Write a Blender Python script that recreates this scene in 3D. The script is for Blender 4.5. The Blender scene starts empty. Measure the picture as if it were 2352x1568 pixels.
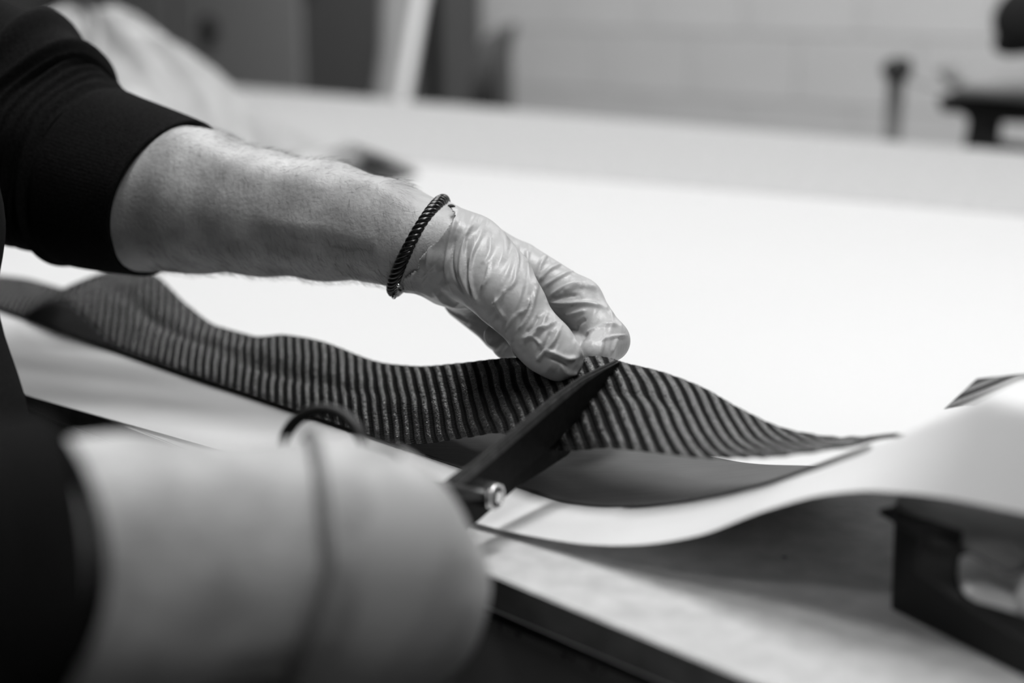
import bpy, bmesh, math, random
import numpy as np
from mathutils import Vector, Matrix
random.seed(4); rng = np.random.default_rng(7)
SC = bpy.context.scene
COL = SC.collection

# ------------------------------------------------------------------ camera
TOP = 0.90                                   # height of the table top above the floor
F = 50 / 36 * 2352                           # focal length in pixels of the 2352 frame
PITCH = math.atan(808 / F)
CAM = np.array([0, 0, TOP + 0.26])
FW = np.array([0, math.cos(PITCH), -math.sin(PITCH)])
UP = np.array([0, math.sin(PITCH), math.cos(PITCH)])
RT = np.array([1.0, 0, 0])
cd = bpy.data.cameras.new('camera'); cam = bpy.data.objects.new('camera', cd); COL.objects.link(cam)
cam.location = CAM; cam.rotation_euler = (math.pi / 2 - PITCH, 0, 0)
cd.lens = 50; cd.sensor_width = 36; cd.clip_start = 0.02
cd.dof.use_dof = True; cd.dof.focus_distance = 0.80; cd.dof.aperture_fstop = 3.0
SC.camera = cam
SC.view_settings.view_transform = 'Standard'; SC.view_settings.look = 'None'
SC.view_settings.gamma = 1; SC.view_settings.use_curve_mapping = False
SC.view_settings.exposure = -0.47

# a pixel of the photograph turned into a point of the place
def ray(x, y): return (x - 1176) / F * RT - (y - 784) / F * UP + FW
def onz(x, y, z=0.0):
    r = ray(x, y); return CAM + r * ((TOP + z - CAM[2]) / r[2])
def pd(x, y, d): return CAM + ray(x, y) * d
def proj(P):
    q = np.asarray(P) - CAM; d = q @ FW
    return 1176 + F * (q @ RT) / d, 784 - F * (q @ UP) / d, d

# table frame: E runs along the near table edge (to the far left), T runs across the table
E0 = onz(1100, 1310)
EV = ray(-2165, -24); EV[2] = 0; EV /= np.linalg.norm(EV)
TV = np.array([EV[1], -EV[0], 0.0])
ZV = np.array([0, 0, 1.0])
ANG = math.atan2(EV[1], EV[0])
def W(s, t, z=0.0):
    s = np.asarray(s, float)[..., None]; t = np.asarray(t, float)[..., None]; z = np.asarray(z, float)[..., None]
    return E0 + s * EV + t * TV + z * ZV
def onplane(x, y, tt, k=0.0):                # pixel ray meets the upright plane t + k*s = tt ; gives (s, t, z)
    n = TV + k * EV; r = ray(x, y); a = (tt - (CAM - E0) @ n) / (r @ n)
    q = CAM + r * a - E0
    return q @ EV, q @ TV, q[2]

# ------------------------------------------------------------------ light
wd = bpy.data.worlds.new('world'); SC.world = wd; wd.use_nodes = True
wd.node_tree.nodes['Background'].inputs[0].default_value = (1, 1, 1, 1)
wd.node_tree.nodes['Background'].inputs[1].default_value = 0.30
FIX = [  # s, t, size along E, size along T, watts, where  : unseen ceiling fixtures; aisle, mid-table, locker and wall ones added as fill
    (0.12, 0.32, 0.34, 0.8, 42, 'over the near edge of the work table'), (2.1, 1.0, 1.2, 0.30, 24, 'over the far left end of the work table'),
    (-1.05, -0.25, 0.9, 0.30, 24, 'over the right end of the work table'), (0.55, 0.80, 0.9, 0.25, 8, 'added over the middle of the work table for ribbon highlights'),  # mid-table lamp added to raise highlights on the ribbon
    (0.3, -1.75, 0.9, 0.30, 20, 'added as front fill in the aisle before the work table'),  # added to fill the sides facing the camera
    (2.8, 1.7, 1.2, 0.30, 26, 'added in front of the steel lockers to brighten them'), (0.6, 2.70, 1.2, 0.25, 40, 'added near the block wall to brighten it'),  # both added to lift the lockers and back wall
]
CEIL = 2.9
for s, t, L, wdt, w, where in FIX:
    ld = bpy.data.lights.new('ceiling_light', 'AREA'); ld.shape = 'RECTANGLE'; ld.size = L; ld.size_y = wdt; ld.energy = w
    lo = bpy.data.objects.new('fixture_light', ld); COL.objects.link(lo)
    p = W(s, t); lo.location = (p[0], p[1], CEIL - 0.10); lo.rotation_euler = (0, 0, ANG)

# ------------------------------------------------------------------ materials (all neutral greys: a black and white photograph)
def mat(name, v, rough=0.6, spec=0.5, metal=0.0, noise=None, bump=None, mix=None, sheen=0, trans=0, coat=0):
    """noise=(scale, detail, lo, hi) multiplies the tone; bump=(scale, strength, distance); mix=extra stretched bump (sx,sy,sz,scale,strength,dist)"""
    m = bpy.data.materials.new(name); m.use_nodes = True; nt = m.node_tree; b = nt.nodes['Principled BSDF']
    b.inputs['Base Color'].default_value = (v, v, v, 1); b.inputs['Roughness'].default_value = rough
    b.inputs['Specular IOR Level'].default_value = spec; b.inputs['Metallic'].default_value = metal
    if sheen: b.inputs['Sheen Weight'].default_value = sheen
    if trans: b.inputs['Transmission Weight'].default_value = trans
    if coat: b.inputs['Coat Weight'].default_value = coat
    tc = nt.nodes.new('ShaderNodeTexCoord')
    if noise:
        n = nt.nodes.new('ShaderNodeTexNoise'); n.inputs['Scale'].default_value = noise[0]; n.inputs['Detail'].default_value = noise[1]
        r = nt.nodes.new('ShaderNodeMapRange'); r.inputs[1].default_value = 0.3; r.inputs[2].default_value = 0.7
        r.inputs[3].default_value = v * noise[2]; r.inputs[4].default_value = v * noise[3]
        nt.links.new(tc.outputs['Object'], n.inputs['Vector']); nt.links.new(n.outputs['Fac'], r.inputs[0]); nt.links.new(r.outputs[0], b.inputs['Base Color'])
    last = None
    for bb in (bump, mix):
        if not bb: continue
        n = nt.nodes.new('ShaderNodeTexNoise'); bn = nt.nodes.new('ShaderNodeBump')
        if len(bb) == 3:
            n.inputs['Scale'].default_value = bb[0]; st, di = bb[1], bb[2]; nt.links.new(tc.outputs['Object'], n.inputs['Vector'])
        else:
            mp = nt.nodes.new('ShaderNodeMapping'); mp.inputs['Scale'].default_value = bb[:3]
            nt.links.new(tc.outputs['Object'], mp.inputs['Vector']); nt.links.new(mp.outputs[0], n.inputs['Vector'])
            n.inputs['Scale'].default_value = bb[3]; st, di = bb[4], bb[5]
        n.inputs['Detail'].default_value = 4
        bn.inputs['Strength'].default_value = st; bn.inputs['Distance'].default_value = di
        nt.links.new(n.outputs['Fac'], bn.inputs['Height'])
        if last: nt.links.new(last.outputs[0], bn.inputs['Normal'])
        last = bn
    if last: nt.links.new(last.outputs[0], b.inputs['Normal'])
    return m

M = {}
M['paper'] = mat('white_paper', 0.78, 0.55, 0.30, bump=(3.0, 0.25, 0.01))
_nt = M['paper'].node_tree; _tr = _nt.nodes.new('ShaderNodeBsdfTranslucent'); _tr.inputs[0].default_value = (.8, .8, .8, 1)
_mx = _nt.nodes.new('ShaderNodeMixShader'); _mx.inputs[0].default_value = 0.34
_nt.links.new(_nt.nodes['Principled BSDF'].outputs[0], _mx.inputs[1]); _nt.links.new(_tr.outputs[0], _mx.inputs[2]); _nt.links.new(_mx.outputs[0], _nt.nodes['Material Output'].inputs[0])
M['mdf'] = mat('fibreboard', 0.42, 0.75, 0.2, noise=(70, 8, 0.85, 1.10), bump=(260, 0.25, 0.001))
M['mdf_edge'] = mat('fibreboard_edge', 0.09, 0.85, 0.2, noise=(60, 6, 0.8, 1.2))
M['black'] = mat('matt_black', 0.012, 0.8, 0.2)
M['apron'] = mat('dark_grey_panel', 0.13, 0.6, 0.3, noise=(9, 3, 0.85, 1.15))
M['wall'] = mat('painted_block', 0.72, 0.8, 0.2, noise=(2.2, 3, 0.93, 1.05), bump=(90, 0.3, 0.002))
M['side'] = mat('side_wall_paint', 0.20, 0.9, 0.1)
M['mortar'] = mat('painted_joint', 0.67, 0.9, 0.1)
M['ceiling'] = mat('ceiling_paint', 0.35, 0.9, 0.1)
M['floor'] = mat('floor_concrete', 0.10, 0.6, 0.4, noise=(1.7, 5, 0.8, 1.15))
M['skin'] = mat('skin', 0.345, 0.5, 0.4, noise=(48, 8, 0.72, 1.18), bump=(420, 0.35, 0.0012))
M['hair'] = mat('dark_hair', 0.05, 0.5, 0.4)
M['fleece'] = mat('black_fleece', 0.0065, 0.95, 0.05, noise=(700, 3, 0.5, 1.6), bump=(900, 0.5, 0.001))
M['glove'] = mat('nitrile_glove', 0.35, 0.42, 0.5, noise=(26, 3, 0.94, 1.05), bump=(160, 0.22, 0.0016), mix=(1, 1, 0.35, 420, 0.25, 0.0006))
def creases(m, axis, hi_, lo_, strength, dist):
    nt = m.node_tree; b = nt.nodes['Principled BSDF']; tc = nt.nodes.new('ShaderNodeTexCoord'); a = Vector(axis).normalized()
    bb = a.cross(Vector((0, 1, 0))).normalized(); c = a.cross(bb); cx = nt.nodes.new('ShaderNodeCombineXYZ')
    for i, (v_, k) in enumerate(((a, hi_), (bb, lo_), (c, lo_))):
        d = nt.nodes.new('ShaderNodeVectorMath'); d.operation = 'DOT_PRODUCT'; d.inputs[1].default_value = v_ * k
        nt.links.new(tc.outputs['Object'], d.inputs[0]); nt.links.new(d.outputs['Value'], cx.inputs[i])
    n = nt.nodes.new('ShaderNodeTexNoise'); n.noise_type = 'RIDGED_MULTIFRACTAL'; n.inputs['Scale'].default_value = 1.0; n.inputs['Detail'].default_value = 3; n.inputs['Distortion'].default_value = 0.35
    nt.links.new(cx.outputs[0], n.inputs['Vector']); bn = nt.nodes.new('ShaderNodeBump'); bn.inputs['Strength'].default_value = strength; bn.inputs['Distance'].default_value = dist
    nt.links.new(n.outputs['Fac'], bn.inputs['Height'])
    old = b.inputs['Normal'].links[0].from_socket if b.inputs['Normal'].links else None
    if old: nt.links.new(old, bn.inputs['Normal'])
    nt.links.new(bn.outputs[0], b.inputs['Normal'])
creases(M['glove'], (0.80, 0.05, -0.45), 150, 22, 1.0, 0.0022)
M['glove_near'] = mat('nitrile_glove_smooth', 0.33, 0.42, 0.5, noise=(20, 2, 0.94, 1.05))
M['glove_rim'] = mat('rolled_glove_rim', 0.13, 0.5, 0.4)
M['cord'] = mat('black_leather_cord', 0.004, 0.28, 0.5)
M['steel'] = mat('bright_steel', 0.75, 0.22, 0.5, metal=1.0)
M['blade'] = mat('black_coated_steel', 0.005, 0.55, 0.12, noise=(300, 3, 0.7, 1.6), bump=(500, 0.25, 0.0004))
M['blade_bevel'] = mat('grey_bevel', 0.045, 0.5, 0.45, noise=(200, 3, 0.6, 1.5), bump=(700, 0.4, 0.0004))
M['plastic'] = mat('black_plastic', 0.012, 0.5, 0.35)
M['greyplastic'] = mat('grey_plastic', 0.16, 0.4, 0.5)
M['lightplastic'] = mat('pale_plastic', 0.9, 0.3, 0.5)
M['lightgrey'] = mat('worn_grey_paint', 0.34, 0.5, 0.4)
M['film'] = mat('white_plastic_film', 0.38, 0.4, 0.5)
M['steelgrey'] = mat('painted_steel_mid_grey', 0.32, 0.5, 0.4)
M['steeldark'] = mat('painted_steel_dark_grey', 0.12, 0.5, 0.4)
M['dark'] = mat('dark_rubber', 0.03, 0.6, 0.3)
M['trouser'] = mat('dark_trousers', 0.02, 0.9, 0.1)
M['eye'] = mat('eye', 0.6, 0.2, 0.5)
M['lamp'] = bpy.data.materials.new('lamp_diffuser'); M['lamp'].use_nodes = True
_b = M['lamp'].node_tree.nodes['Principled BSDF']; _b.inputs['Base Color'].default_value = (.8, .8, .8, 1)
_b.inputs['Emission Color'].default_value = (1, 1, 1, 1); _b.inputs['Emission Strength'].default_value = 2.0

def carbon_mat(name, base, use_uv=True, smudge=False, fine=1.0):
    m = bpy.data.materials.new(name); m.use_nodes = True; nt = m.node_tree; b = nt.nodes['Principled BSDF']
    b.inputs['Base Color'].default_value = (base,) * 3 + (1,)
    b.inputs['Specular IOR Level'].default_value = 0.6
    uv = nt.nodes.new('ShaderNodeUVMap')
    mp = nt.nodes.new('ShaderNodeMapping'); nt.links.new(uv.outputs[0], mp.inputs['Vector'])
    # UV: x = ribs (1 per rib), y = metres/0.01 along the rib
    mp.inputs['Scale'].default_value = (1.5, 11, 1)
    br = nt.nodes.new('ShaderNodeTexVoronoi'); br.inputs['Scale'].default_value = 1.0; br.inputs['Randomness'].default_value = 0.85
    nt.links.new(mp.outputs[0], br.inputs['Vector'])
    mp2 = nt.nodes.new('ShaderNodeMapping'); mp2.inputs['Scale'].default_value = (4, 24, 1); nt.links.new(uv.outputs[0], mp2.inputs['Vector'])
    ns = nt.nodes.new('ShaderNodeTexNoise'); ns.inputs['Scale'].default_value = 1.0; ns.inputs['Detail'].default_value = 3; nt.links.new(mp2.outputs[0], ns.inputs['Vector'])
    b1 = nt.nodes.new('ShaderNodeBump'); b1.inputs['Strength'].default_value = 1.0 * fine; b1.inputs['Distance'].default_value = 0.0010; b1.invert = True
    nt.links.new(br.outputs['Distance'], b1.inputs['Height'])
    b2 = nt.nodes.new('ShaderNodeBump'); b2.inputs['Strength'].default_value = 0.7 * fine; b2.inputs['Distance'].default_value = 0.0010
    nt.links.new(ns.outputs['Fac'], b2.inputs['Height']); nt.links.new(b1.outputs[0], b2.inputs['Normal']); nt.links.new(b2.outputs[0], b.inputs['Normal'])
    r = nt.nodes.new('ShaderNodeMapRange'); r.inputs[1].default_value = 0.35; r.inputs[2].default_value = 0.7; r.inputs[3].default_value = 0.16; r.inputs[4].default_value = 0.36
    nt.links.new(ns.outputs['Fac'], r.inputs[0])
    # twill: tows floating on top are glossy, the crossing tows between them are dull
    sx = nt.nodes.new('ShaderNodeSeparateXYZ'); nt.links.new(uv.outputs[0], sx.inputs[0])
    mu = nt.nodes.new('ShaderNodeMath'); mu.operation = 'MULTIPLY'; mu.inputs[1].default_value = 2 * math.pi; nt.links.new(sx.outputs[0], mu.inputs[0])
    co = nt.nodes.new('ShaderNodeMath'); co.operation = 'COSINE'; nt.links.new(mu.outputs[0], co.inputs[0])
    ad = nt.nodes.new('ShaderNodeMath'); ad.operation = 'ADD'; nt.links.new(co.outputs[0], ad.inputs[0])
    n3 = nt.nodes.new('ShaderNodeMath'); n3.operation = 'MULTIPLY_ADD'; n3.inputs[1].default_value = 1.6; n3.inputs[2].default_value = -0.8; nt.links.new(ns.outputs['Fac'], n3.inputs[0]); nt.links.new(n3.outputs[0], ad.inputs[1])
    g = nt.nodes.new('ShaderNodeMapRange'); g.inputs[1].default_value = -0.55; g.inputs[2].default_value = 0.12; g.inputs[3].default_value = 1.0; g.inputs[4].default_value = 0.0; nt.links.new(ad.outputs[0], g.inputs[0])
    mr = nt.nodes.new('ShaderNodeMix'); mr.inputs[2].default_value = 0.75; nt.links.new(g.outputs[0], mr.inputs[0]); nt.links.new(r.outputs[0], mr.inputs[3]); nt.links.new(mr.outputs[0], b.inputs['Roughness'])
    ms = nt.nodes.new('ShaderNodeMix'); ms.inputs[2].default_value = 0.07; ms.inputs[3].default_value = 0.6; b.inputs['IOR'].default_value = 1.85; nt.links.new(g.outputs[0], ms.inputs[0]); nt.links.new(ms.outputs[0], b.inputs['Specular IOR Level'])
    mc_ = nt.nodes.new('ShaderNodeMapRange'); mc_.inputs[3].default_value = base * 0.35; mc_.inputs[4].default_value = base * 2.2; nt.links.new(g.outputs[0], mc_.inputs[0]); nt.links.new(mc_.outputs[0], b.inputs['Base Color'])
    return m
M['carbon'] = carbon_mat('carbon_twill', 0.005)
M['carbon_flat'] = carbon_mat('carbon_offcut', 0.05, fine=0.5)

# the backing tape: dull grey, smudged, with a few dark specks
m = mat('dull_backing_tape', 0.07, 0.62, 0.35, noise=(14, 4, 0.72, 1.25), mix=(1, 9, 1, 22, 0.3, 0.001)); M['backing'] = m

# ------------------------------------------------------------------ helpers
def put(name, me, material=None, parent=None, smooth=True):
    if not isinstance(me, bpy.types.Mesh):
        bm = me; me = bpy.data.meshes.new(name); bm.to_mesh(me); bm.free()
    if material is not None: me.materials.append(material)
    if smooth: me.polygons.foreach_set('use_smooth', [True] * len(me.polygons))
    o = bpy.data.objects.new(name, me); COL.objects.link(o)
    if parent is not None: o.parent = parent
    return o
def tag(o, label=None, cat=None, group=None, kind=None):
    if label: o['label'] = label
    if cat: o['category'] = cat
    if group: o['group'] = group
    if kind: o['kind'] = kind
    return o
def empty(name, loc, rz=0.0, **k):
    o = bpy.data.objects.new(name, None); COL.objects.link(o); o.empty_display_size = 0.05
    o.location = tuple(loc); o.rotation_euler = (0, 0, rz); bpy.context.view_layer.update()
    return tag(o, **k)
def part(name, me, material, parent, smooth=True, label=None):
    """geometry given in world coordinates, parented without moving it"""
    o = put(name, me, material, parent, smooth)
    o.matrix_parent_inverse = Matrix.LocRotScale(parent.location, parent.rotation_euler, None).inverted() if parent.parent is None else Matrix.Identity(4)
    if parent.parent is not None: o.matrix_parent_inverse = (Matrix.LocRotScale(parent.parent.location, parent.parent.rotation_euler, None)).inverted() @ Matrix.Identity(4) if False else Matrix.Identity(4)
    if label: o['label'] = label
    return o
def pymesh(name, V, Fc):
    me = bpy.data.meshes.new(name); me.from_pydata([tuple(v) for v in np.asarray(V, float)], [], [tuple(int(i) for i in f) for f in Fc]); me.update(); return me
def qmesh(name, V, Q):
    V = np.asarray(V, np.float32); Q = np.asarray(Q, np.int32)
    me = bpy.data.meshes.new(name); me.vertices.add(len(V)); me.vertices.foreach_set('co', V.ravel())
    me.loops.add(Q.size); me.loops.foreach_set('vertex_index', Q.ravel()); me.polygons.add(len(Q))
    me.polygons.foreach_set('loop_start', np.arange(0, Q.size, 4, dtype=np.int32))
    me.update(calc_edges=True); return me
def grid_mesh(name, P, uv=None, flip=False):
    n, m_ = P.shape[:2]; I = np.arange(n * m_).reshape(n, m_)
    Q = np.stack([I[:-1, :-1], I[1:, :-1], I[1:, 1:], I[:-1, 1:]], -1).reshape(-1, 4)
    if flip: Q = Q[:, ::-1]
    me = qmesh(name, P.reshape(-1, 3), Q)
    if uv is not None:
        l = me.uv_layers.new(name='UVMap'); l.data.foreach_set('uv', uv.reshape(-1, 2)[Q.ravel()].astype(np.float32).ravel())
    return me
def bm_box(bm, c, half, ax=None, bevel=0.0):
    ax = ax or (EV, TV, ZV); c = np.asarray(c, float)
    r = bmesh.ops.create_cube(bm, size=2.0)
    for v in r['verts']:
        v.co = Vector(c + v.co.x * half[0] * ax[0] + v.co.y * half[1] * ax[1] + v.co.z * half[2] * ax[2])
    if bevel:
        es = list({e for v in r['verts'] for e in v.link_edges})
        bmesh.ops.bevel(bm, geom=es, offset=bevel, segments=3, affect='EDGES', profile=0.5)
def box(c, half, ax=None, bevel=0.0):
    bm = bmesh.new(); bm_box(bm, c, half, ax, bevel); bmesh.ops.recalc_face_normals(bm, faces=bm.faces); return bm
def stbox(s0, s1, t0, t1, z0, z1, bevel=0.0):
    return box(W((s0 + s1) / 2, (t0 + t1) / 2, (z0 + z1) / 2), ((s1 - s0) / 2, (t1 - t0) / 2, (z1 - z0) / 2), None, bevel)
def tube(pts, radii, n=12, closed=False, cap=True, name='tube'):
    P = np.asarray(pts, float); N = len(P); radii = np.broadcast_to(radii, (N,))
    if closed: tg = np.roll(P, -1, 0) - np.roll(P, 1, 0)
    else: tg = np.gradient(P, axis=0)
    tg /= np.linalg.norm(tg, axis=1)[:, None]
    u = np.cross(tg[0], [0.3, 0.2, 0.9]); u /= np.linalg.norm(u); U = [u]
    for i in range(1, N):
        u = U[-1] - tg[i] * (U[-1] @ tg[i]); U.append(u / np.linalg.norm(u))
    U = np.array(U); B = np.cross(tg, U)
    a = np.arange(n) / n * 2 * math.pi
    R = P[:, None] + radii[:, None, None] * (np.cos(a)[None, :, None] * U[:, None] + np.sin(a)[None, :, None] * B[:, None])
    V = R.reshape(-1, 3); Fc = []
    for i in range(N if closed else N - 1):
        j = (i + 1) % N
        for k in range(n):
            l = (k + 1) % n; Fc.append((i * n + k, j * n + k, j * n + l, i * n + l))
    if cap and not closed: Fc += [tuple(range(n))[::-1], tuple((N - 1) * n + k for k in range(n))]
    return V, Fc
def join(*VF):
    V = []; Fc = []; k = 0
    for v, f in VF:
        V += [tuple(x) for x in v]; Fc += [tuple(i + k for i in q) for q in f]; k += len(v)
    return V, Fc
def pchip(x, y, q):
    x = np.asarray(x, float); y = np.asarray(y, float); o = np.argsort(x); x = x[o]; y = y[o]
    h = np.diff(x); d = np.diff(y) / h; m_ = np.zeros_like(y)
    m_[1:-1] = np.where(d[1:] * d[:-1] > 0, 2 * d[1:] * d[:-1] / (d[1:] + d[:-1] + 1e-12), 0); m_[0] = d[0]; m_[-1] = d[-1]
    q = np.clip(q, x[0], x[-1]); i = np.clip(np.searchsorted(x, q) - 1, 0, len(x) - 2); u = (q - x[i]) / h[i]
    return (2*u**3 - 3*u**2 + 1) * y[i] + (u**3 - 2*u**2 + u) * h[i] * m_[i] + (-2*u**3 + 3*u**2) * y[i+1] + (u**3 - u**2) * h[i] * m_[i+1]
def spline(pts, n):                       # Catmull-Rom through pts
    P = np.asarray(pts, float); P = np.vstack([2 * P[0] - P[1], P, 2 * P[-1] - P[-2]]); out = []
    segs = len(P) - 3
    for q in np.linspace(0, segs - 1e-6, n):
        i = int(q); u = q - i; a, b, c, d = P[i:i + 4]
        out.append(0.5 * ((2 * b) + (c - a) * u + (2*a - 5*b + 4*c - d) * u*u + (3*b - a - 3*c + d) * u**3))
    return np.array(out)

# ---- signed distance modelling: bodies are one smooth blended surface
def cone(a, b, ra, rb):
    a = np.asarray(a, float); b = np.asarray(b, float); ab = b - a; L2 = ab @ ab
    def f(P):
        h = np.clip(((P - a) @ ab) / L2, 0, 1); return np.linalg.norm(P - a - h[:, None] * ab, axis=1) - (ra + (rb - ra) * h)
    return f
def ell(c, R, ax=None):
    c = np.asarray(c, float); R = np.asarray(R, float); A = np.array(ax if ax is not None else np.eye(3), float)
    def f(P):
        q = (P - c) @ A.T; k = np.linalg.norm(q / R, axis=1); k2 = np.linalg.norm(q / (R * R), axis=1) + 1e-9
        return k * (k - 1) / k2
    return f
def smin(fs, k):
    def f(P):
        r = fs[0](P)
        for g in fs[1:]:
            d = g(P); h = np.maximum(k - np.abs(r - d), 0) / k; r = np.minimum(r, d) - h * h * k * 0.25
        return r
    return f
def chain(pts, radii):
    return [cone(pts[i], pts[i + 1], radii[i], radii[i + 1]) for i in range(len(pts) - 1)]
def sdf_mesh(name, f, lo, hi, h, B=10):
    lo = np.asarray(lo, float); hi = np.asarray(hi, float)
    nb = np.ceil((hi - lo) / (h * B)).astype(int); n = nb * B + 1
    G = np.full(n, 1.0, np.float32)
    bi = np.stack(np.meshgrid(*[np.arange(k) for k in nb], indexing='ij'), -1).reshape(-1, 3)
    c = lo + (bi + 0.5) * B * h; v = f(c); rad = B * h * 0.95
    for b in bi[v < -rad]: G[b[0]*B:(b[0]+1)*B+1, b[1]*B:(b[1]+1)*B+1, b[2]*B:(b[2]+1)*B+1] = -1
    act = bi[np.abs(v) <= rad]
    loc = np.stack(np.meshgrid(*[np.arange(B + 1)] * 3, indexing='ij'), -1).reshape(-1, 3)
    for k in range(0, len(act), 150):
        a = act[k:k + 150]; idx = (a[:, None] * B + loc[None]).reshape(-1, 3)
        G[idx[:, 0], idx[:, 1], idx[:, 2]] = f(lo + idx * h)
    n = np.array(G.shape); S = np.array([n[1] * n[2], n[2], 1]); g = G.ravel()
    acc_i = []; acc_p = []; quads = []
    for a in range(3):
        b, c_ = (a + 1) % 3, (a + 2) % 3
        sl0 = [slice(1, -1)] * 3; sl1 = [slice(1, -1)] * 3; sl0[a] = slice(0, -1); sl1[a] = slice(1, None)
        A_ = G[tuple(sl0)]; B_ = G[tuple(sl1)]; m_ = (A_ < 0) != (B_ < 0)
        ix = np.argwhere(m_); ix += [0 if q == a else 1 for q in range(3)]
        i0 = ix @ S; va = g[i0]; vb = g[i0 + S[a]]; t = va / (va - vb)
        pos = ix.astype(float); pos[:, a] += t
        cells = np.stack([i0, i0 - S[b], i0 - S[b] - S[c_], i0 - S[c_]], 1)
        for q in range(4): acc_i.append(cells[:, q]); acc_p.append(pos)
        cells = np.where((va < 0)[:, None], cells, cells[:, ::-1]); quads.append(cells)
    I = np.concatenate(acc_i); P = np.concatenate(acc_p); Q = np.concatenate(quads)
    u, inv = np.unique(I, return_inverse=True); cnt = np.bincount(inv)
    V = np.stack([np.bincount(inv, P[:, k]) / cnt for k in range(3)], 1) * h + lo
    return V, np.searchsorted(u, Q)
def normals(V, Q):
    a = V[Q[:, 2]] - V[Q[:, 0]]; b = V[Q[:, 3]] - V[Q[:, 1]]; fn = np.cross(a, b); N = np.zeros_like(V)
    for k in range(4): np.add.at(N, Q[:, k], fn)
    return N / (np.linalg.norm(N, axis=1)[:, None] + 1e-12)
def cut(V, Q, keep):
    Q = Q[keep[Q].all(1)]; u, inv = np.unique(Q, return_inverse=True); return V[u], inv.reshape(-1, 4)

# ================================================================== the setting
R_S0, R_S1, R_T0, R_T1 = -2.8, 7.4, -2.6, 3.2
fl = put('floor', stbox(R_S0, R_S1, R_T0, R_T1, -TOP - 0.1, -TOP), M['floor'], smooth=False); tag(fl, kind='structure')
ce = put('ceiling', stbox(R_S0, R_S1, R_T0, R_T1, CEIL - TOP, CEIL - TOP + 0.1), M['ceiling'], smooth=False); tag(ce, kind='structure')
for nm, a in (('wall_left', (R_S1, R_S1 + 0.1, R_T0, R_T1)), ('wall_right', (R_S0 - 0.1, R_S0, R_T0, R_T1)), ('wall_front', (R_S0, R_S1, R_T0 - 0.1, R_T0))):
    tag(put(nm, stbox(*a, -TOP, CEIL - TOP), M['side'], smooth=False), kind='structure')
wb = put('wall_back', stbox(R_S0, R_S1, R_T1 + 0.004, R_T1 + 0.15, -TOP, CEIL - TOP), M['mortar'], smooth=False); tag(wb, kind='structure')
bl = bpy.data.meshes.new('wall_block'); bm = box((0, 0, 0), (0.1975, 0.005, 0.0975), (np.eye(3)[0], np.eye(3)[1], np.eye(3)[2]), 0.003); bm.to_mesh(bl); bm.free(); bl.materials.append(M['wall'])
for r in range(14):
    for c in range(25):
        s = R_S0 + 0.2 + c * 0.4 + (0.2 if r % 2 else 0)
        if s > R_S1 - 0.2: continue
        o = bpy.data.objects.new('block', bl); COL.objects.link(o); o.parent = wb
        p = W(s, R_T1 + 0.001 + 0.0008 * random.random(), 0.1 + r * 0.2 - TOP + 0.028)
        o.location = p; o.rotation_euler = (0, 0, ANG)
bb_ = put('baseboard_back', stbox(R_S0, R_S1, R_T1 - 0.016, R_T1 - 0.006, -TOP, -TOP + 0.1), M['steeldark'], smooth=False); tag(bb_, kind='structure')

for i, (s, t, L, wdt, w, where) in enumerate(FIX):
    e = empty('ceiling_light', W(s, t, CEIL - TOP - 0.08), label='white rectangular ceiling light fixture ' + where, cat='ceiling light', group='ceiling light fixtures')
    part('housing', stbox(s - L/2 - .03, s + L/2 + .03, t - wdt/2 - .03, t + wdt/2 + .03, CEIL - TOP - 0.06, CEIL - TOP - 0.001, 0.005), M['ceiling'], e, False)
    part('diffuser', stbox(s - L/2, s + L/2, t - wdt/2, t + wdt/2, CEIL - TOP - 0.085, CEIL - TOP - 0.062, 0.004), M['lamp'], e, False)

# ================================================================== the table
S0, S1, T1 = -0.95, 3.05, 1.83
tb = empty('work_table', W(1.0, 0.9, -TOP), label='big fibreboard work table half covered in white paper', cat='table')
part('table_top', stbox(S0, S1, 0, T1, -0.016, 0, 0.0008), M['mdf'], tb, False)
part('edge_face', stbox(S0, S1, -0.0006, -0.0001, -0.0155, -0.0012), M['mdf_edge'], tb, False, label='darker cut edge of the board')
part('black_layer', stbox(S0 + .01, S1 - .01, 0.004, T1 - .01, -0.023, -0.0162), M['black'], tb, False)  # black strip set back between board and apron
part('apron', stbox(S0 + .02, S1 - .02, 0.002, 0.02, -0.16, -0.0232), M['apron'], tb, False)
part('apron', stbox(S0 + .02, S1 - .02, T1 - .04, T1 - .02, -0.16, -0.0232), M['apron'], tb, False)
V = []; Fc = []
for i in range(60):                       # torn black threads along the apron
    s = random.uniform(-0.35, 0.1); a = W(s, 0.001, -0.0232); k = len(V); l = random.uniform(.0008, .0035)
    V += [a, a + EV * 0.002, a + EV * random.uniform(-.002, .003) - ZV * l]; Fc.append((k, k + 1, k + 2))
part('frayed_thread', pymesh('fray', V, Fc), M['black'], tb, False)['kind'] = 'stuff'
q_ = onz(1802, 1279, 0.0004); part('speck', pymesh('speck', [q_ + .0013 * math.cos(k * 1.05) * EV * (1 + .4 * (k % 2)) + .0010 * math.sin(k * 1.05) * TV for k in range(6)], [tuple(range(6))]), M['black'], tb, False, 'small dark speck')
for s in (S0 + .08, 1.05, S1 - .08):
    for t in (0.14, T1 - .1):
        part('leg', stbox(s - .04, s + .04, t - .04, t + .04, -TOP, -0.0232, .004), M['steeldark'], tb, False)

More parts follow.
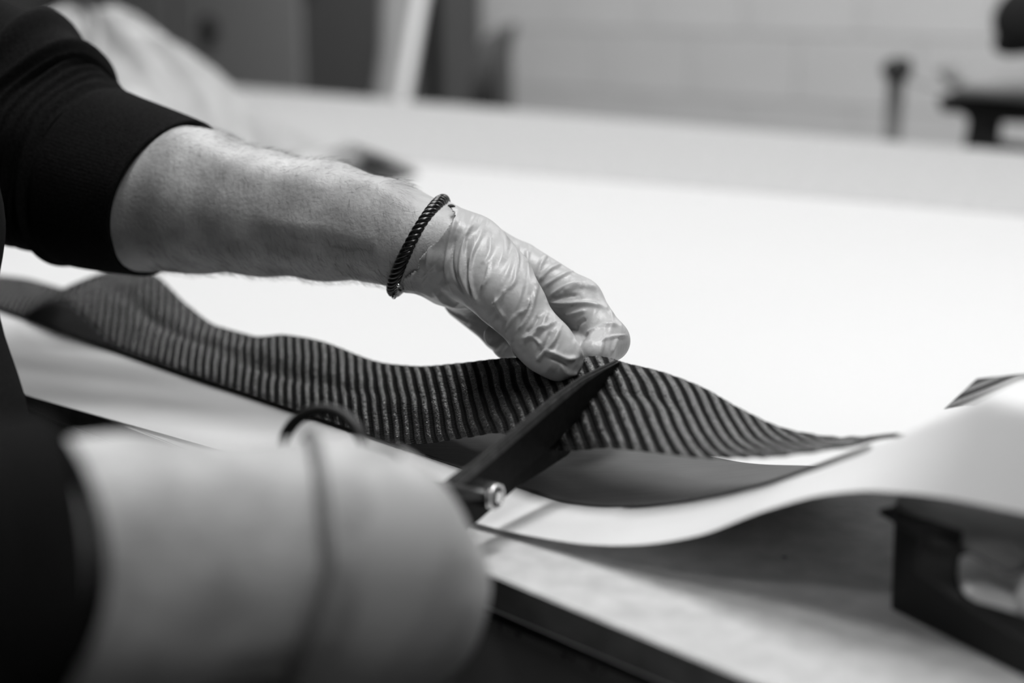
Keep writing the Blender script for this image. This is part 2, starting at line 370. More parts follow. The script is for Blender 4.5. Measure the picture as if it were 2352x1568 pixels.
# ---- white paper: flat on the table, its near right part rises over the black dispenser
EK = 0.13; EC = 0.040
edge = [(1095, 1212), (1140, 1224), (1200, 1237), (1320, 1257), (1450, 1261), (1600, 1240), (1760, 1181), (1900, 1145), (2020, 1138), (2200, 1159), (2352, 1190)]
mid = [(1270, 1162), (1330, 1172), (1450, 1176), (1600, 1160), (1760, 1125), (1900, 1080), (1990, 1046)]
crest = [(1990, 1040), (2075, 1010), (2170, 962), (2260, 924), (2352, 875)]
pe = np.array([onplane(x, y, EC, EK) for x, y in edge]); pm = np.array([onplane(x, y, 0.086) for x, y in mid]); TC = 0.118
pc = np.array([onplane(x, y, TC) for x, y in crest])
def prof(p, s, left):
    ss = np.concatenate([[left], p[:, 0]]); zz = np.concatenate([[0.0], np.maximum(p[:, 2], 0)])
    o = np.argsort(ss); ss, zz = ss[o], zz[o]
    return pchip(ss, zz, s)
def smooth01(x): x = np.clip(x, 0, 1); return x * x * (3 - 2 * x)
def paper_z(s, t):
    s = np.asarray(s, float); t = np.asarray(t, float)
    ze = prof(pe, s, 0.05); zm = prof(np.vstack([pm, [[pc[-1, 0], 0, pc[-1, 2] * 0.98]]]), s, 0.05)
    zc = prof(np.vstack([[[-0.05, 0, 0.018]], [[-0.0, 0, 0.003]], pc]), s, 0.03)
    te = EC - EK * s
    z = np.where(t < 0.086, ze + (zm - ze) * np.clip((t - te) / (0.086 - te + 1e-6), -1, 1),
        np.where(t < TC, zm + (zc - zm) * np.sin(np.clip((t - 0.086) / (TC - 0.086), 0, 1) * math.pi / 2), zc * (1 - np.clip((t - TC) / (0.17 + 0.25 * smooth01((s + 0.12) / 0.1)), 0, 1)) ** 1.7))
    return np.maximum(z, 0) * (1 - 0.9 * smooth01((-0.55 - s) / 0.3)) + 0.0012
sv = np.concatenate([np.linspace(-0.9, -0.30, 40)[:-1], np.linspace(-0.30, 0.10, 130)[:-1], np.linspace(0.10, 1.75, 60)])
a_ = np.linspace(0, 1, 130) ** 2.0
S, A = np.meshgrid(sv, a_, indexing='ij')
te = EC - EK * S; te = np.where(S > 0.42, EC - EK * 0.42 - 0.02 * (S - .42), te); tf = 1.23 - 0.19 * S
Tt = te + (tf - te) * A; Z = paper_z(S, Tt)
Z += 0.0006 * np.sin(S * 9 + Tt * 14) * (Z < 0.01) + 0.0006
pp = grid_mesh('white_paper_sheet', W(S, Tt, Z), flip=True)
o = put('paper_sheet', pp, M['paper']); md = o.modifiers.new('thick', 'SOLIDIFY'); md.thickness = 0.0003; md.offset = 1
tag(o, 'large white paper sheet spread over the table, its near corner lifted over a black dispenser', 'paper')

# ---- ribbon of carbon twill and its backing
Tp = [(-60, 640), (0, 635), (80, 645), (160, 668), (240, 630), (300, 617), (350, 630), (430, 700), (500, 750), (580, 772), (660, 770), (740, 785), (860, 830), (950, 842), (1050, 836), (1150, 825), (1330, 820), (1400, 823), (1440, 836), (1500, 850), (1600, 885), (1700, 940), (1800, 985), (1900, 1005), (2000, 1008), (2075, 1003)]
Bp = [(-60, 780), (20, 748), (110, 700), (150, 698), (200, 740), (280, 808), (420, 860), (600, 935), (800, 1000), (870, 1016), (960, 1020), (1080, 1005), (1160, 998), (1250, 1030), (1320, 1035), (1400, 1030), (1500, 1040), (1620, 1053), (1760, 1053), (1860, 1042), (1930, 1032), (2000, 1024), (2065, 1006)]
def tn_of(x): return 0.085 + 0.03 * smooth01((x - 1750) / 300)
def tf_of(x): return 0.144 + 0.012 * smooth01((x - 1750) / 300)
nb = np.array([onplane(x, y, tn_of(x)) for x, y in Bp]); nf = np.array([onplane(x, y, tf_of(x)) for x, y in Tp])
smin_, smax_ = -0.132, 0.80
NS, NV = 2200, 128
sg = np.linspace(smin_, smax_, NS)
def sm(a, k=25):
    kk = np.hanning(k); kk /= kk.sum(); return np.convolve(np.pad(a, k // 2, mode='edge'), kk, mode='valid')
zb = sm(pchip(nb[:, 0], nb[:, 2], sg)); zf = sm(pchip(nf[:, 0], nf[:, 2], sg)); tb_ = sm(pchip(nb[:, 0], nb[:, 1], sg)); tf_ = sm(pchip(nf[:, 0], nf[:, 1], sg))
zb = np.maximum(zb, paper_z(sg, tb_) + 0.0035); zf = np.maximum(zf, paper_z(sg, tf_) + 0.004)
v = np.linspace(0, 1, NV); SS = np.repeat(sg[:, None], NV, 1); VV = np.repeat(v[None], NS, 0)
TT = tb_[:, None] * (1 - VV) + tf_[:, None] * VV; ZZ = zb[:, None] * (1 - VV) + zf[:, None] * VV
crown = 0.004 * np.sin(math.pi * VV) * (0.5 + 0.5 * np.sin(SS * 31 + 1.0)); ZZ = ZZ + crown
# soft creases crossing the ribbon, seen left of the hand and right of the blade
for (s_, v_, ds, dv, amp) in ((0.43, 0.55, 0.09, 0.09, -0.0035), (0.33, 0.42, 0.05, 0.10, -0.004), (0.02, 0.62, 0.05, 0.10, -0.0018), (0.10, 0.75, 0.05, 0.12, 0.003), (0.17, 0.35, 0.03, 0.12, 0.0025), (0.25, 0.45, 0.05, 0.10, -0.003)):
    ZZ += amp * np.exp(-((SS - s_ - 0.12 * (VV - v_)) / ds) ** 2 - ((VV - v_) / dv) ** 2)
phase = (SS - 0.080 * VV) / 0.0095 + 0.06 * np.sin(SS * 40 + 3 * VV) + 0.02 * np.sin(VV * 17 + SS * 70)
rib = np.abs(np.sin(math.pi * phase)) ** 0.8
P = W(SS, TT, ZZ)
du = np.gradient(P, axis=0); dv_ = np.gradient(P, axis=1); N = np.cross(du, dv_); N /= np.linalg.norm(N, axis=2)[..., None]
if N[..., 2].mean() < 0: N = -N
st = 0.5 + 0.5 * np.sin(2 * math.pi * (SS * 0.55 + VV * 0.067) / 0.0021 + np.round(phase) * 2.1)
edge_fade = 0.25 + 0.75 * smooth01(np.minimum(VV, 1 - VV) / 0.07)
P = P + N * (((0.0013 * rib + 0.00042 * st * (0.35 + 0.65 * rib) + 0.00022 * (rng.random(SS.shape) - .5) * rib) * edge_fade)[..., None])
edge_w = (rng.random((NS,)) - 0.5) * 0.0006
P[:, 0] += edge_w[:, None] * TV; P[:, -1] += np.roll(edge_w, 7)[:, None] * TV
UV = np.stack([phase, (VV * 0.067 + SS * 0.55) / 0.01], -1)
o = put('carbon_ribbon', grid_mesh('carbon_ribbon', P, UV), M['carbon'])
md = o.modifiers.new('thick', 'SOLIDIFY'); md.thickness = 0.0004; md.offset = -1
tag(o, 'wavy black carbon fibre ribbon with diagonal ribs, pinched by the gloved hand and being cut', 'carbon fabric')

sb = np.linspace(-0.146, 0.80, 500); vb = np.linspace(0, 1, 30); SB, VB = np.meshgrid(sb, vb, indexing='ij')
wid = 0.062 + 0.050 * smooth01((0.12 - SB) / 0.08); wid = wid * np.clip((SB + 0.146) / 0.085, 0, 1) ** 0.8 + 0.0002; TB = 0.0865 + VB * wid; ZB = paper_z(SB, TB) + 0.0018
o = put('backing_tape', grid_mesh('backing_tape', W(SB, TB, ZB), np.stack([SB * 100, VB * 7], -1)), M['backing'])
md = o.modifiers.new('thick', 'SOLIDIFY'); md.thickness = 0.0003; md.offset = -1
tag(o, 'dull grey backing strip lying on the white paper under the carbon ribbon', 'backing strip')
V = []; Fc = []
for (x, y) in ((1590, 1077), (1630, 1081), (1455, 1058), (1700, 1095)):
    s_, t_, z_ = onplane(x, y, 0.092); z_ = float(paper_z(s_, 0.092)) + 0.0024; k = len(V)
    for q in range(6): V.append(W(s_ + .0006 * math.cos(q), 0.092 + .0006 * math.sin(q), z_))
    Fc.append(tuple(range(k, k + 6)))
part('speck', pymesh('speck', V, Fc), M['black'], o, False)['kind'] = 'stuff'

def patch(name, pts, z=0.004, mtl='carbon_flat', n=14, bend=None, label=None, cat='carbon fabric', thick=0.0006):
    """a four cornered piece of fabric; pts are (s,t,z)"""
    a, b, c, d = [np.array(p, float) for p in pts]; u = np.linspace(0, 1, n)[:, None, None]; w = np.linspace(0, 1, n)[None, :, None]
    Q = (1 - u) * (1 - w) * a + u * (1 - w) * b + u * w * c + (1 - u) * w * d
    if bend: Q[..., 2] += bend(u[..., 0], w[..., 0])
    o = put(name, grid_mesh(name, W(Q[..., 0], Q[..., 1], Q[..., 2]), np.stack([Q[..., 0] / .0095, Q[..., 1] / .01], -1)), M[mtl])
    md = o.modifiers.new('thick', 'SOLIDIFY'); md.thickness = thick; md.offset = 0
    return tag(o, label, cat)
def stz(x, y, z=0.003):
    q = onz(x, y, z) - E0; return (q @ EV, q @ TV, z)
patch('carbon_offcut', [stz(2166, 942), stz(2244, 870), stz(2440, 850), stz(2400, 925)], label='dark flat carbon offcut peeking out behind the lifted white paper at right')
# carbon piece and a folded paper scrap far back on the paper
patch('folded_offcut', [stz(790, 378), stz(850, 352), stz(965, 400), stz(870, 425)], label='small dark carbon piece lying flat behind the bare forearm')
def bil(a, b, c, d, n=16):
    u = np.linspace(0, 1, n)[:, None, None]; w = np.linspace(0, 1, n)[None, :, None]; a, b, c, d = [W(*q) for q in (a, b, c, d)]
    return (1 - u) * (1 - w) * a + u * (1 - w) * b + u * w * c + (1 - u) * w * d
f1 = bil(stz(690, 402, .005), stz(838, 392, .005), stz(812, 326, .052), stz(680, 358, .020)); f2 = bil(stz(680, 358, .020), stz(812, 326, .052), stz(960, 384, .005), stz(800, 340, .005))
f1[:, :, :] += 0.004 * np.sin(np.linspace(0, 3.14, 16))[:, None, None] * TV
o = put('paper_scrap', grid_mesh('paper_scrap', np.concatenate([f1, f2[:, 1:]], 1)), M['paper'])
md = o.modifiers.new('thick', 'SOLIDIFY'); md.thickness = 0.0006; md.offset = 0
tag(o, 'folded white paper scrap standing up like a tent beside the small carbon piece', 'paper')

# ---- white film heap, far left of the table
def heap(pl, n=150):
    u = np.linspace(0, 1, n); U_, V_ = np.meshgrid(u, u, indexing='ij')
    cx, cy = 1.60, 0.69; ang = U_ * 2 * math.pi; rr = V_
    rad = 0.27 + 0.05 * np.sin(3 * ang + 1) + 0.03 * np.sin(7 * ang)
    tri = lambda x: 2 * np.abs(x / (2 * math.pi) % 1 * 2 - 1) - 1
    h = 0.215 * (1 - np.clip(rr * 1.02 - 0.12, 0, 1) ** 1.15 / 0.9) * (1 + 0.10 * tri(ang * 2 + .7) * rr)
    fold = (0.034 * tri(ang * 7 + 2.5 * rr + 1.1 * np.sin(2 * ang)) + 0.016 * tri(ang * 13 - 3 * rr)) * np.sin(math.pi * np.clip(rr, 0, 1)) ** 0.8 + 0.010 * tri(rr * 16 + 2 * ang) * (1 - rr) * rr * 2
    x = cx + rad * rr * np.cos(ang) * (1 + fold * 1.2); y = cy + rad * rr * np.sin(ang) * 1.1
    return W(x, y, np.maximum(h + fold, 0) + 0.004)
o = put('film_heap', grid_mesh('film_heap', heap(0)), M['film'])
tag(o, 'crumpled pile of white plastic film heaped on the table behind the black sleeve', 'plastic film')

# ================================================================== black dispenser under the lifted paper
ds = empty('tape_dispenser', onz(2045, 1398), label='black open-sided plastic dispenser standing under the lifted white paper', cat='dispenser')
q0 = onz(2045, 1398) - E0; q1 = onz(2352, 1556) - E0
DA = (q1 - q0); DA[2] = 0; DA /= np.linalg.norm(DA); DB = np.array([-DA[1], DA[0], 0.0])
if DB[1] < 0: DB = -DB
O = onz(2045, 1398)
def dwall(outline, y0, y1):
    """outline in (a, z) extruded across from y0 to y1"""
    n = len(outline); V = [O + DA * a + DB * y + ZV * z for y in (y0, y1) for a, z in outline]
    Fc = [tuple(range(n))[::-1], tuple(range(n, 2 * n))] + [(i, (i + 1) % n, n + (i + 1) % n, n + i) for i in range(n)]
    bm = bmesh.new(); vs = [bm.verts.new(p) for p in V]
    for f in Fc: bm.faces.new([vs[i] for i in f])
    bmesh.ops.recalc_face_normals(bm, faces=bm.faces)
    bmesh.ops.bevel(bm, geom=[e for e in bm.edges if e.calc_face_angle(0) > 0.5], offset=0.0006, segments=2, affect='EDGES'); return bm
def plane_az(x, y, yo=0.0):
    r = ray(x, y); n = DB; k = ((O + DB * yo - CAM) @ n) / (r @ n); q = CAM + r * k - O; return (q @ DA, q[2])
fr = [plane_az(*p) for p in ((2045, 1398), (2048, 1300), (2052, 1180), (2130, 1195), (2205, 1222), (2199, 1250), (2190, 1290), (2185, 1325), (2190, 1350), (2205, 1372), (2230, 1386), (2290, 1402), (2352, 1422))]
fr[0] = (0.0, 0.0); hz = fr[-1][1]
fr += [(0.13, hz * 0.96), (0.16, hz * 0.96 + .02), (0.175, 0.05), (0.19, 0.05), (0.19, 0.0)]
part('side_wall', dwall(fr, 0, 0.004), M['plastic'], ds)
part('side_wall', dwall(fr, 0.046, 0.050), M['plastic'], ds)
part('end_wall', dwall([(0, 0), (0, fr[2][1]), (0.004, fr[2][1]), (0.004, 0)], 0.004, 0.046), M['plastic'], ds)
part('base', dwall([(0.004, 0), (0.004, .004), (.189, .004), (.189, 0)], 0.004, 0.046), M['plastic'], ds)
zt = fr[2][1]
part('flange', dwall([(-0.007, zt - .001), (-0.007, zt + .0015), (0.036, zt + .0015 - .003), (0.036, zt - .006)], -0.004, 0.052), M['plastic'], ds)
part('lip', dwall([(-0.004, zt + .0016), (-0.003, zt + .0075), (0.06, zt + .0075), (0.06, zt - .006), (0.034, zt - 0.004)], 0.002, 0.048), M['greyplastic'], ds, label='grey top lip')
# pale rounded tray inside and a perforated roll
tr = [plane_az(*p, 0.006) for p in ((2196, 1240), (2188, 1290), (2184, 1322), (2192, 1350), (2210, 1374), (2240, 1388), (2300, 1404), (2352, 1424))]
inn = [(a + .0035, z + .003) for a, z in tr]
ring = tr + [(0.12, tr[-1][1] - .002)] + [(0.12, inn[-1][1])] + inn[::-1]
part('tray', dwall(ring, 0.005, 0.044), M['lightplastic'], ds, label='pale rounded inner tray')
rc = O + DA * 0.083 + ZV * (0.026); an = np.linspace(0, 2 * math.pi, 48, endpoint=False)
rw = np.linspace(0.0045, 0.040, 14); RRR = 0.0215
Vr = [rc + DB * y + RRR * (math.cos(a) * DA + math.sin(a) * ZV) * (1 - 0.06 * ((k % 4 == 0) and (j in (3, 10)))) for j, y in enumerate(rw) for k, a in enumerate(an)]
Fr = [(j * 48 + k, (j + 1) * 48 + k, (j + 1) * 48 + (k + 1) % 48, j * 48 + (k + 1) % 48) for j in range(13) for k in range(48)] + [tuple(range(48)), tuple(13 * 48 + k for k in range(48))[::-1]]
part('tape_roll', pymesh('roll', Vr, Fr), mat('kraft_roll', 0.8, .6, .4, noise=(220, 3, .55, 1.3)), ds, label='mottled pale roll')

# ================================================================== scissors
PV = pd(1120, 1135, 0.676); TIP = pd(1426, 829, 0.762)
AX = TIP - PV; AX /= np.linalg.norm(AX)
WV = np.array([0.0, -0.05, 1.0]); WV -= AX * (WV @ AX); WV /= np.linalg.norm(WV); NV_ = np.cross(AX, WV); 
if NV_ @ (CAM - PV) < 0: NV_ = -NV_
def inplane(x, y, off=0.0):
    r = ray(x, y); k = ((PV + NV_ * off - CAM) @ NV_) / (r @ NV_); q = CAM + r * k - PV; return np.array([q @ AX, q @ WV])
sc_ = empty('scissors', PV, label='black-coated scissors with a steel pivot nut cutting the carbon ribbon', cat='scissors')
def plate(outl, o0, o1, bevel=0.0006, rot=0.0):
    c, s_ = math.cos(rot), math.sin(rot); pts = [np.array([c * a - s_ * b, s_ * a + c * b]) for a, b in outl]; n = len(pts)
    bm = bmesh.new(); vs = [bm.verts.new(PV + AX * a + WV * b + NV_ * o_) for o_ in (o0, o1) for a, b in pts]
    bm.faces.new([vs[i] for i in range(n)]); bm.faces.new([vs[n + i] for i in range(n)][::-1])
    for i in range(n): bm.faces.new([vs[(i + 1) % n], vs[i], vs[n + i], vs[n + (i + 1) % n]])
    bmesh.ops.recalc_face_normals(bm, faces=bm.faces)
    if bevel: bmesh.ops.bevel(bm, geom=[e for e in bm.edges if e.calc_face_angle(0) > 0.6], offset=bevel, segments=2, affect='EDGES')
    return bm
up_e = [(1000, 1140), (1040, 1106), (1100, 1058), (1170, 1000), (1230, 950), (1290, 902), (1340, 868), (1385, 845), (1422, 828)]
lo_e = [(1426, 836), (1405, 872), (1380, 905), (1340, 955), (1290, 1005), (1240, 1050), (1180, 1105), (1095, 1200), (1050, 1240)]
b1 = [inplane(*p) for p in up_e] + [inplane(*p) for p in lo_e]
part('blade', plate(b1, -0.0030, 0.0), M['blade'], sc_, False)
# hollow-ground bevel along the upper edge, a lighter grey than the blade
U0 = [inplane(*p) for p in up_e[1:]]; ctr = [p * 0.80 + np.array([0.0, -0.0]) for p in U0]
bev = []
for i, p in enumerate(U0):
    bev.append(p - np.array([0.0, 0.0052 * min(1, (len(U0) - 1 - i) * 0.30 + .02)]))
part('bevel', plate([p * 1 for p in U0] + bev[::-1], 0.0001, 0.0008, 0.0003), M['blade_bevel'], sc_, False, label='grey bevel along the upper blade')
# lower blade, beneath the ribbon
lo2 = [(1005, 1105), (1060, 1070), (1120, 1075), (1200, 1040), (1260, 1010)]
sp2 = [inplane(*p, -0.004) for p in ((1018, 1112), (1062, 1080), (1130, 1040), (1230, 1030), (1390, 930), (1400, 935), (1302, 1046), (1250, 1080), (1185, 1120), (1139, 1161), (1095, 1200), (1040, 1235))]
part('blade', plate(sp2, -0.0062, -0.0034), M['blade'], sc_, False)
# pivot nut and bolt
def disc_v(c, r, h0, h1, n, rot=0):
    V = []; 
    for h, rr in ((h0, r), (h1 - .0004, r), (h1, r * .9)):
        V += [c + NV_ * h + rr * (math.cos(rot + 2 * math.pi * k / n) * AX + math.sin(rot + 2 * math.pi * k / n) * WV) for k in range(n)]
    Fc = [(j * n + k, j * n + (k + 1) % n, (j + 1) * n + (k + 1) % n, (j + 1) * n + k) for j in range(2) for k in range(n)] + [tuple(2 * n + k for k in range(n))]
    return V, Fc
nut = part('pivot_nut', pymesh('nut', *disc_v(PV, 0.0072, 0.0, 0.0042, 6, .3)), M['steel'], sc_, False, label='bright hexagonal pivot nut')
V1 = disc_v(PV, 0.0060, 0.004, 0.0052, 28); V2 = disc_v(PV, 0.0028, 0.004, 0.0068, 20)
part('washer', pymesh('washer', *V1), M['dark'], sc_, False)
an = np.linspace(0, 2 * math.pi, 32, endpoint=False)
part('nut_collar', pymesh('collar', *tube([PV + NV_ * 0.0052 + 0.0056 * (math.cos(a) * AX + math.sin(a) * WV) for a in an], 0.0009, 8, True)), M['steel'], sc_)
part('bolt', pymesh('bolt', *V2), M['steel'], sc_, False)
# handles: two bows inside the fist
def bow(off, ang, name):
    c, s_ = math.cos(ang), math.sin(ang)
    A2 = -AX * c - WV * s_; W2 = -WV * c + AX * s_
    pts = []
    for k in range(36):
        a = 2 * math.pi * k / 36; pts.append(PV + A2 * (0.088 + 0.030 * math.cos(a)) + W2 * (0.012 + 0.0145 * math.sin(a)) + NV_ * off)
    v1 = tube(pts, 0.0036, 10, True)
    v2 = tube([PV + NV_ * off, PV + A2 * 0.03 + NV_ * off, PV + A2 * 0.062 + W2 * 0.006 + NV_ * off], [0.0045, 0.0042, 0.0036], 10)
    part('handle', pymesh('handle', *join(v1, v2)), M['plastic'], sc_)
bow(-0.0048, -0.30, 'b')
ring = [pd(742 + 93 * math.cos(q), 1038 - 97 * math.sin(q), 0.622 - 0.012 * math.cos(q)) for q in np.linspace(0, 2 * math.pi, 48, endpoint=False)]
stem = spline([PV - NV_ * .0015, pd(1040, 1128, .650), pd(930, 1098, .638), pd(836, 1060, .611)], 20)
part('handle', pymesh('handle', *join(tube(ring, 0.0028, 12, True), tube(stem, 0.0036, 12))), M['plastic'], sc_, label='black finger bow standing clear above the fist')

# ================================================================== the person
# ---- far (left) arm : joints from the photograph, with depth
def J(*a): return pd(*a)
far_c = [(-60, 330, .985), (180, 405, .955), (330, 447, .928), (450, 462, .912), (600, 490, .892), (750, 508, .873), (880, 530, .854), (965, 560, .840)]
far_r = [165, 172, 172, 163, 140, 133, 115, 108]
far_p = [J(*c) for c in far_c]; far_rr = [r * c[2] / F * 0.97 for r, c in zip(far_r, far_c)]
farm = chain(far_p, far_rr)
near_c = [(-330, 1330, .40), (-60, 1310, .42), (300, 1304, .450), (520, 1292, .470), (700, 1272, .485), (760, 1270, .490)]
near_r = [320, 318, 300, 262, 240, 238]
near_p = [J(*c) for c in near_c]; near_rr = [r * c[2] / F * 0.95 for r, c in zip(near_r, near_c)]
narm = [cone(near_p[i] + UP * sg_ * .26 * near_rr[i], near_p[i + 1] + UP * sg_ * .26 * near_rr[i + 1], near_rr[i] * .76, near_rr[i + 1] * .76) for i in range(len(near_p) - 1) for sg_ in (1, -1)]

HS = 0.032
def hand_far(g=0.0):
    c = lambda x, y, d: J(x, y, d - HS - (0.014 * min(1, max(0, (x - 1000) / 250))))
    def R(px, d=0.82): return px * d / F + g
    fs = []
    fs += [cone(c(955, 560, .874), c(1065, 610, .868), R(98), R(100))]                                   # wrist into hand
    fs += [cone(c(1060, 570, .878), c(1185, 612, .898), R(82), R(58)), cone(c(1035, 625, .890), c(1120, 692, .920), R(80), R(56)),
           cone(c(1065, 600, .888), c(1165, 660, .912), R(82), R(60))]
    palm = smin(fs, 0.012)
    then = smin([cone(c(1065, 595, .850), c(1148, 668, .832), R(78), R(68)), cone(c(1078, 575, .856), c(1155, 640, .846), R(78), R(66)), cone(c(1000, 565, .868), c(1080, 600, .855), R(70), R(76))], .012)  # ball of the thumb
    palm = smin([palm, then], 0.0045)
    thumb = smin(chain([c(1110, 620, .845), c(1182, 700, .830), c(1236, 775, .826), c(1262, 800, .822), c(1290, 826, .818)], [R(72), R(60), R(51), R(49), R(45)]), 0.008)
    idx = smin(chain([c(1195, 615, .892), c(1330, 692, .876), c(1398, 782, .856), c(1366, 812, .838)], [R(58), R(50), R(42), R(33)]), 0.005)
    mid_ = smin(chain([c(1165, 660, .908), c(1290, 742, .898), c(1330, 800, .870), c(1322, 812, .850)], [R(54), R(44), R(38), R(32)]), 0.005)
    rng_ = smin(chain([c(1120, 690, .918), c(1222, 770, .912), c(1235, 800, .885), c(1205, 795, .868)], [R(50), R(42), R(34), R(30)]), 0.005)
    pin = smin(chain([c(1065, 690, .915), c(1150, 768, .912), c(1165, 790, .888), c(1140, 770, .872)], [R(46), R(36), R(30), R(27)]), 0.005)
    return smin([smin([palm, thumb], 0.006), smin([idx, mid_, rng_, pin], 0.003)], 0.0035)

def hand_near(g=0.0):
    c = lambda *q: J(*q)
    def R(px, d=0.51): return px * d / F + g
    palm = smin([cone(c(700, 1228, .485), c(860, 1262, .500), R(178), R(172)), cone(c(700, 1310, .485), c(860, 1380, .500), R(178), R(178)), cone(c(820, 1225, .500), c(968, 1262, .530), R(165), R(92)),
                 cone(c(800, 1390, .500), c(965, 1450, .520), R(185), R(115)), cone(c(840, 1270, .500), c(990, 1340, .525), R(190), R(105))], 0.02)
    f1 = smin(chain([c(962, 1248, .530), c(1008, 1275, .560), c(990, 1330, .590), c(930, 1320, .580)], [R(86), R(66), R(58), R(52)]), 0.006)
    f2 = smin(chain([c(996, 1338, .525), c(1035, 1368, .555), c(985, 1430, .580), c(920, 1400, .570)], [R(98), R(66), R(58), R(52)]), 0.006)
    f3 = smin(chain([c(968, 1425, .520), c(1000, 1475, .548), c(940, 1530, .570), c(880, 1500, .562)], [R(96), R(66), R(56), R(50)]), 0.006)
    f4 = smin(chain([c(905, 1495, .515), c(930, 1560, .540), c(870, 1600, .560), c(820, 1570, .552)], [R(92), R(62), R(52), R(46)]), 0.006)
    th = smin(chain([c(800, 1225, .530), c(900, 1200, .570), c(955, 1190, .600), c(985, 1180, .615)], [R(110), R(78), R(60), R(48)]), 0.008)
    return smin([palm, th, f1, f2, f3, f4], 0.010)

# shoulder, elbow and torso
SHL = np.array([-0.50, 0.98, TOP + 0.50]); ELL = far_p[0] + np.array([-0.10, 0.02, 0.03])
SHR = np.array([-0.37, 0.52, TOP + 0.50]); ELR = near_p[0] + np.array([-0.03, -0.02, 0.0])
HIP = np.array([-0.378, 0.655, TOP + 0.0]); CH = (SHL + SHR) / 2 + np.array([0.025, 0, -0.14])
SD = SHL - SHR; SD[2] = 0; SD /= np.linalg.norm(SD); FD = np.array([SD[1], -SD[0], 0.0])      # to the person's left; forward
HD = (SHL + SHR) / 2 + FD * 0.13 + np.array([0, 0, 0.225])
bax = [SD, FD, ZV]
torso = [ell(CH + [0, 0, -0.02], (0.19, 0.115, 0.22), bax), ell((CH + HIP) / 2, (0.165, 0.11, 0.24), bax), ell(HIP, (0.175, 0.12, 0.15), bax)]
upper = chain([SHL, (SHL + ELL) / 2, ELL, far_p[0]], [.058, .050, .043, .045]) + chain([SHR, (SHR + ELR) / 2, ELR, near_p[0]], [.058, .050, .043, .042])
neck = chain([(SHL + SHR) / 2 + np.array([0, 0, .02]), HD + np.array([0, 0, -.07]) - FD * .02], [.062, .056])
head = [ell(HD, (.075, .095, .118), bax), ell(HD + FD * .035 - ZV * .06, (.052, .055, .055), bax),
        cone(HD + FD * .095 + ZV * .008, HD + FD * .114 - ZV * .018, .009, .014), cone(HD + FD * .098 - ZV * .047 + SD * .014, HD + FD * .098 - ZV * .047 - SD * .014, .009, .009),
        ell(HD + SD * .078 - ZV * .005, (.010, .018, .030), bax), ell(HD - SD * .078 - ZV * .005, (.010, .018, .030), bax)]
legs_ = []
for sg_ in (1, -1):
    h_ = HIP + SD * .09 * sg_ - ZV * .04; k_ = np.array([*(h_ + FD * .03)[:2], 0.50]); a_2 = np.array([*(h_ - FD * .01)[:2], 0.09])
    legs_.append([h_, k_, a_2])
legf = [f for l in legs_ for f in chain(l, [.085, .058, .042])] + [cone(l[2] - ZV * .04, l[2] + FD * .15 - ZV * .055, .036, .026) for l in legs_]
body_f = smin(torso + upper + neck + head + legf + farm + narm + [hand_far(-0.0012), hand_near(-0.0015)], 0.012)
V, Q = sdf_mesh('body', body_f, (-0.95, 0.10, -0.01), (0.12, 1.20, TOP + 0.95), 0.0045)
# muscle and tendon relief of the bare forearm
pr = proj(V); Nn = normals(V, Q)
def ridge(V, Nn, lines, facing=True):
    px, py, dd = proj(V); D = np.zeros(len(V)); vw = CAM - V; vw /= np.linalg.norm(vw, axis=1)[:, None]
    fc = np.clip((Nn * vw).sum(1) * 2.5, 0, 1) if facing else 1
    for pts, w, amp in lines:
        pts = spline(np.array(pts, float), 6 * len(pts)); best = np.full(len(V), 1e9); ok = (px > pts[:, 0].min() - 4 * w) & (px < pts[:, 0].max() + 4 * w) & (py > pts[:, 1].min() - 4 * w) & (py < pts[:, 1].max() + 4 * w)
        i = np.nonzero(ok)[0]; p2 = np.stack([px[i], py[i]], 1); b_ = np.full(len(i), 1e9); tp = np.zeros(len(i))
        for k in range(len(pts) - 1):
            a = pts[k]; ab = pts[k + 1] - a; h = np.clip(((p2 - a) @ ab) / (ab @ ab + 1e-9), 0, 1); d = np.linalg.norm(p2 - a - h[:, None] * ab, axis=1)
            better = d < b_; b_ = np.where(better, d, b_); tp = np.where(better, (k + h) / (len(pts) - 1), tp)
        D[i] += amp * np.exp(-(b_ / w) ** 2) * np.clip(np.sin(math.pi * np.clip(tp, 0.04, .96)) * 2.2, 0, 1)
    return V + Nn * (D * fc)[:, None]
V = ridge(V, Nn, [([(560, 500), (700, 525), (830, 555), (900, 590)], 16, .0016), ([(700, 575), (800, 590), (900, 600)], 12, .0013), ([(640, 545), (760, 560), (880, 575)], 12, -.0014), ([(820, 615), (880, 612), (915, 610)], 8, .0010),
                  ([(420, 330), (520, 380), (640, 410), (800, 430)], 26, .0018), ([(760, 385), (850, 420), (940, 470)], 22, .0016)])
body = put('person', qmesh('person', V, Q), M['skin'])
tag(body, 'person in a black sweatshirt and pale gloves, bent over the table, holding scissors and ribbon', 'person')
body_origin = HIP.copy(); body_origin[2] = 0
def bpart(name, me, material, label=None, smooth=True):
    o = put(name, me, material, body, smooth)
    if label: o['label'] = label
    return o

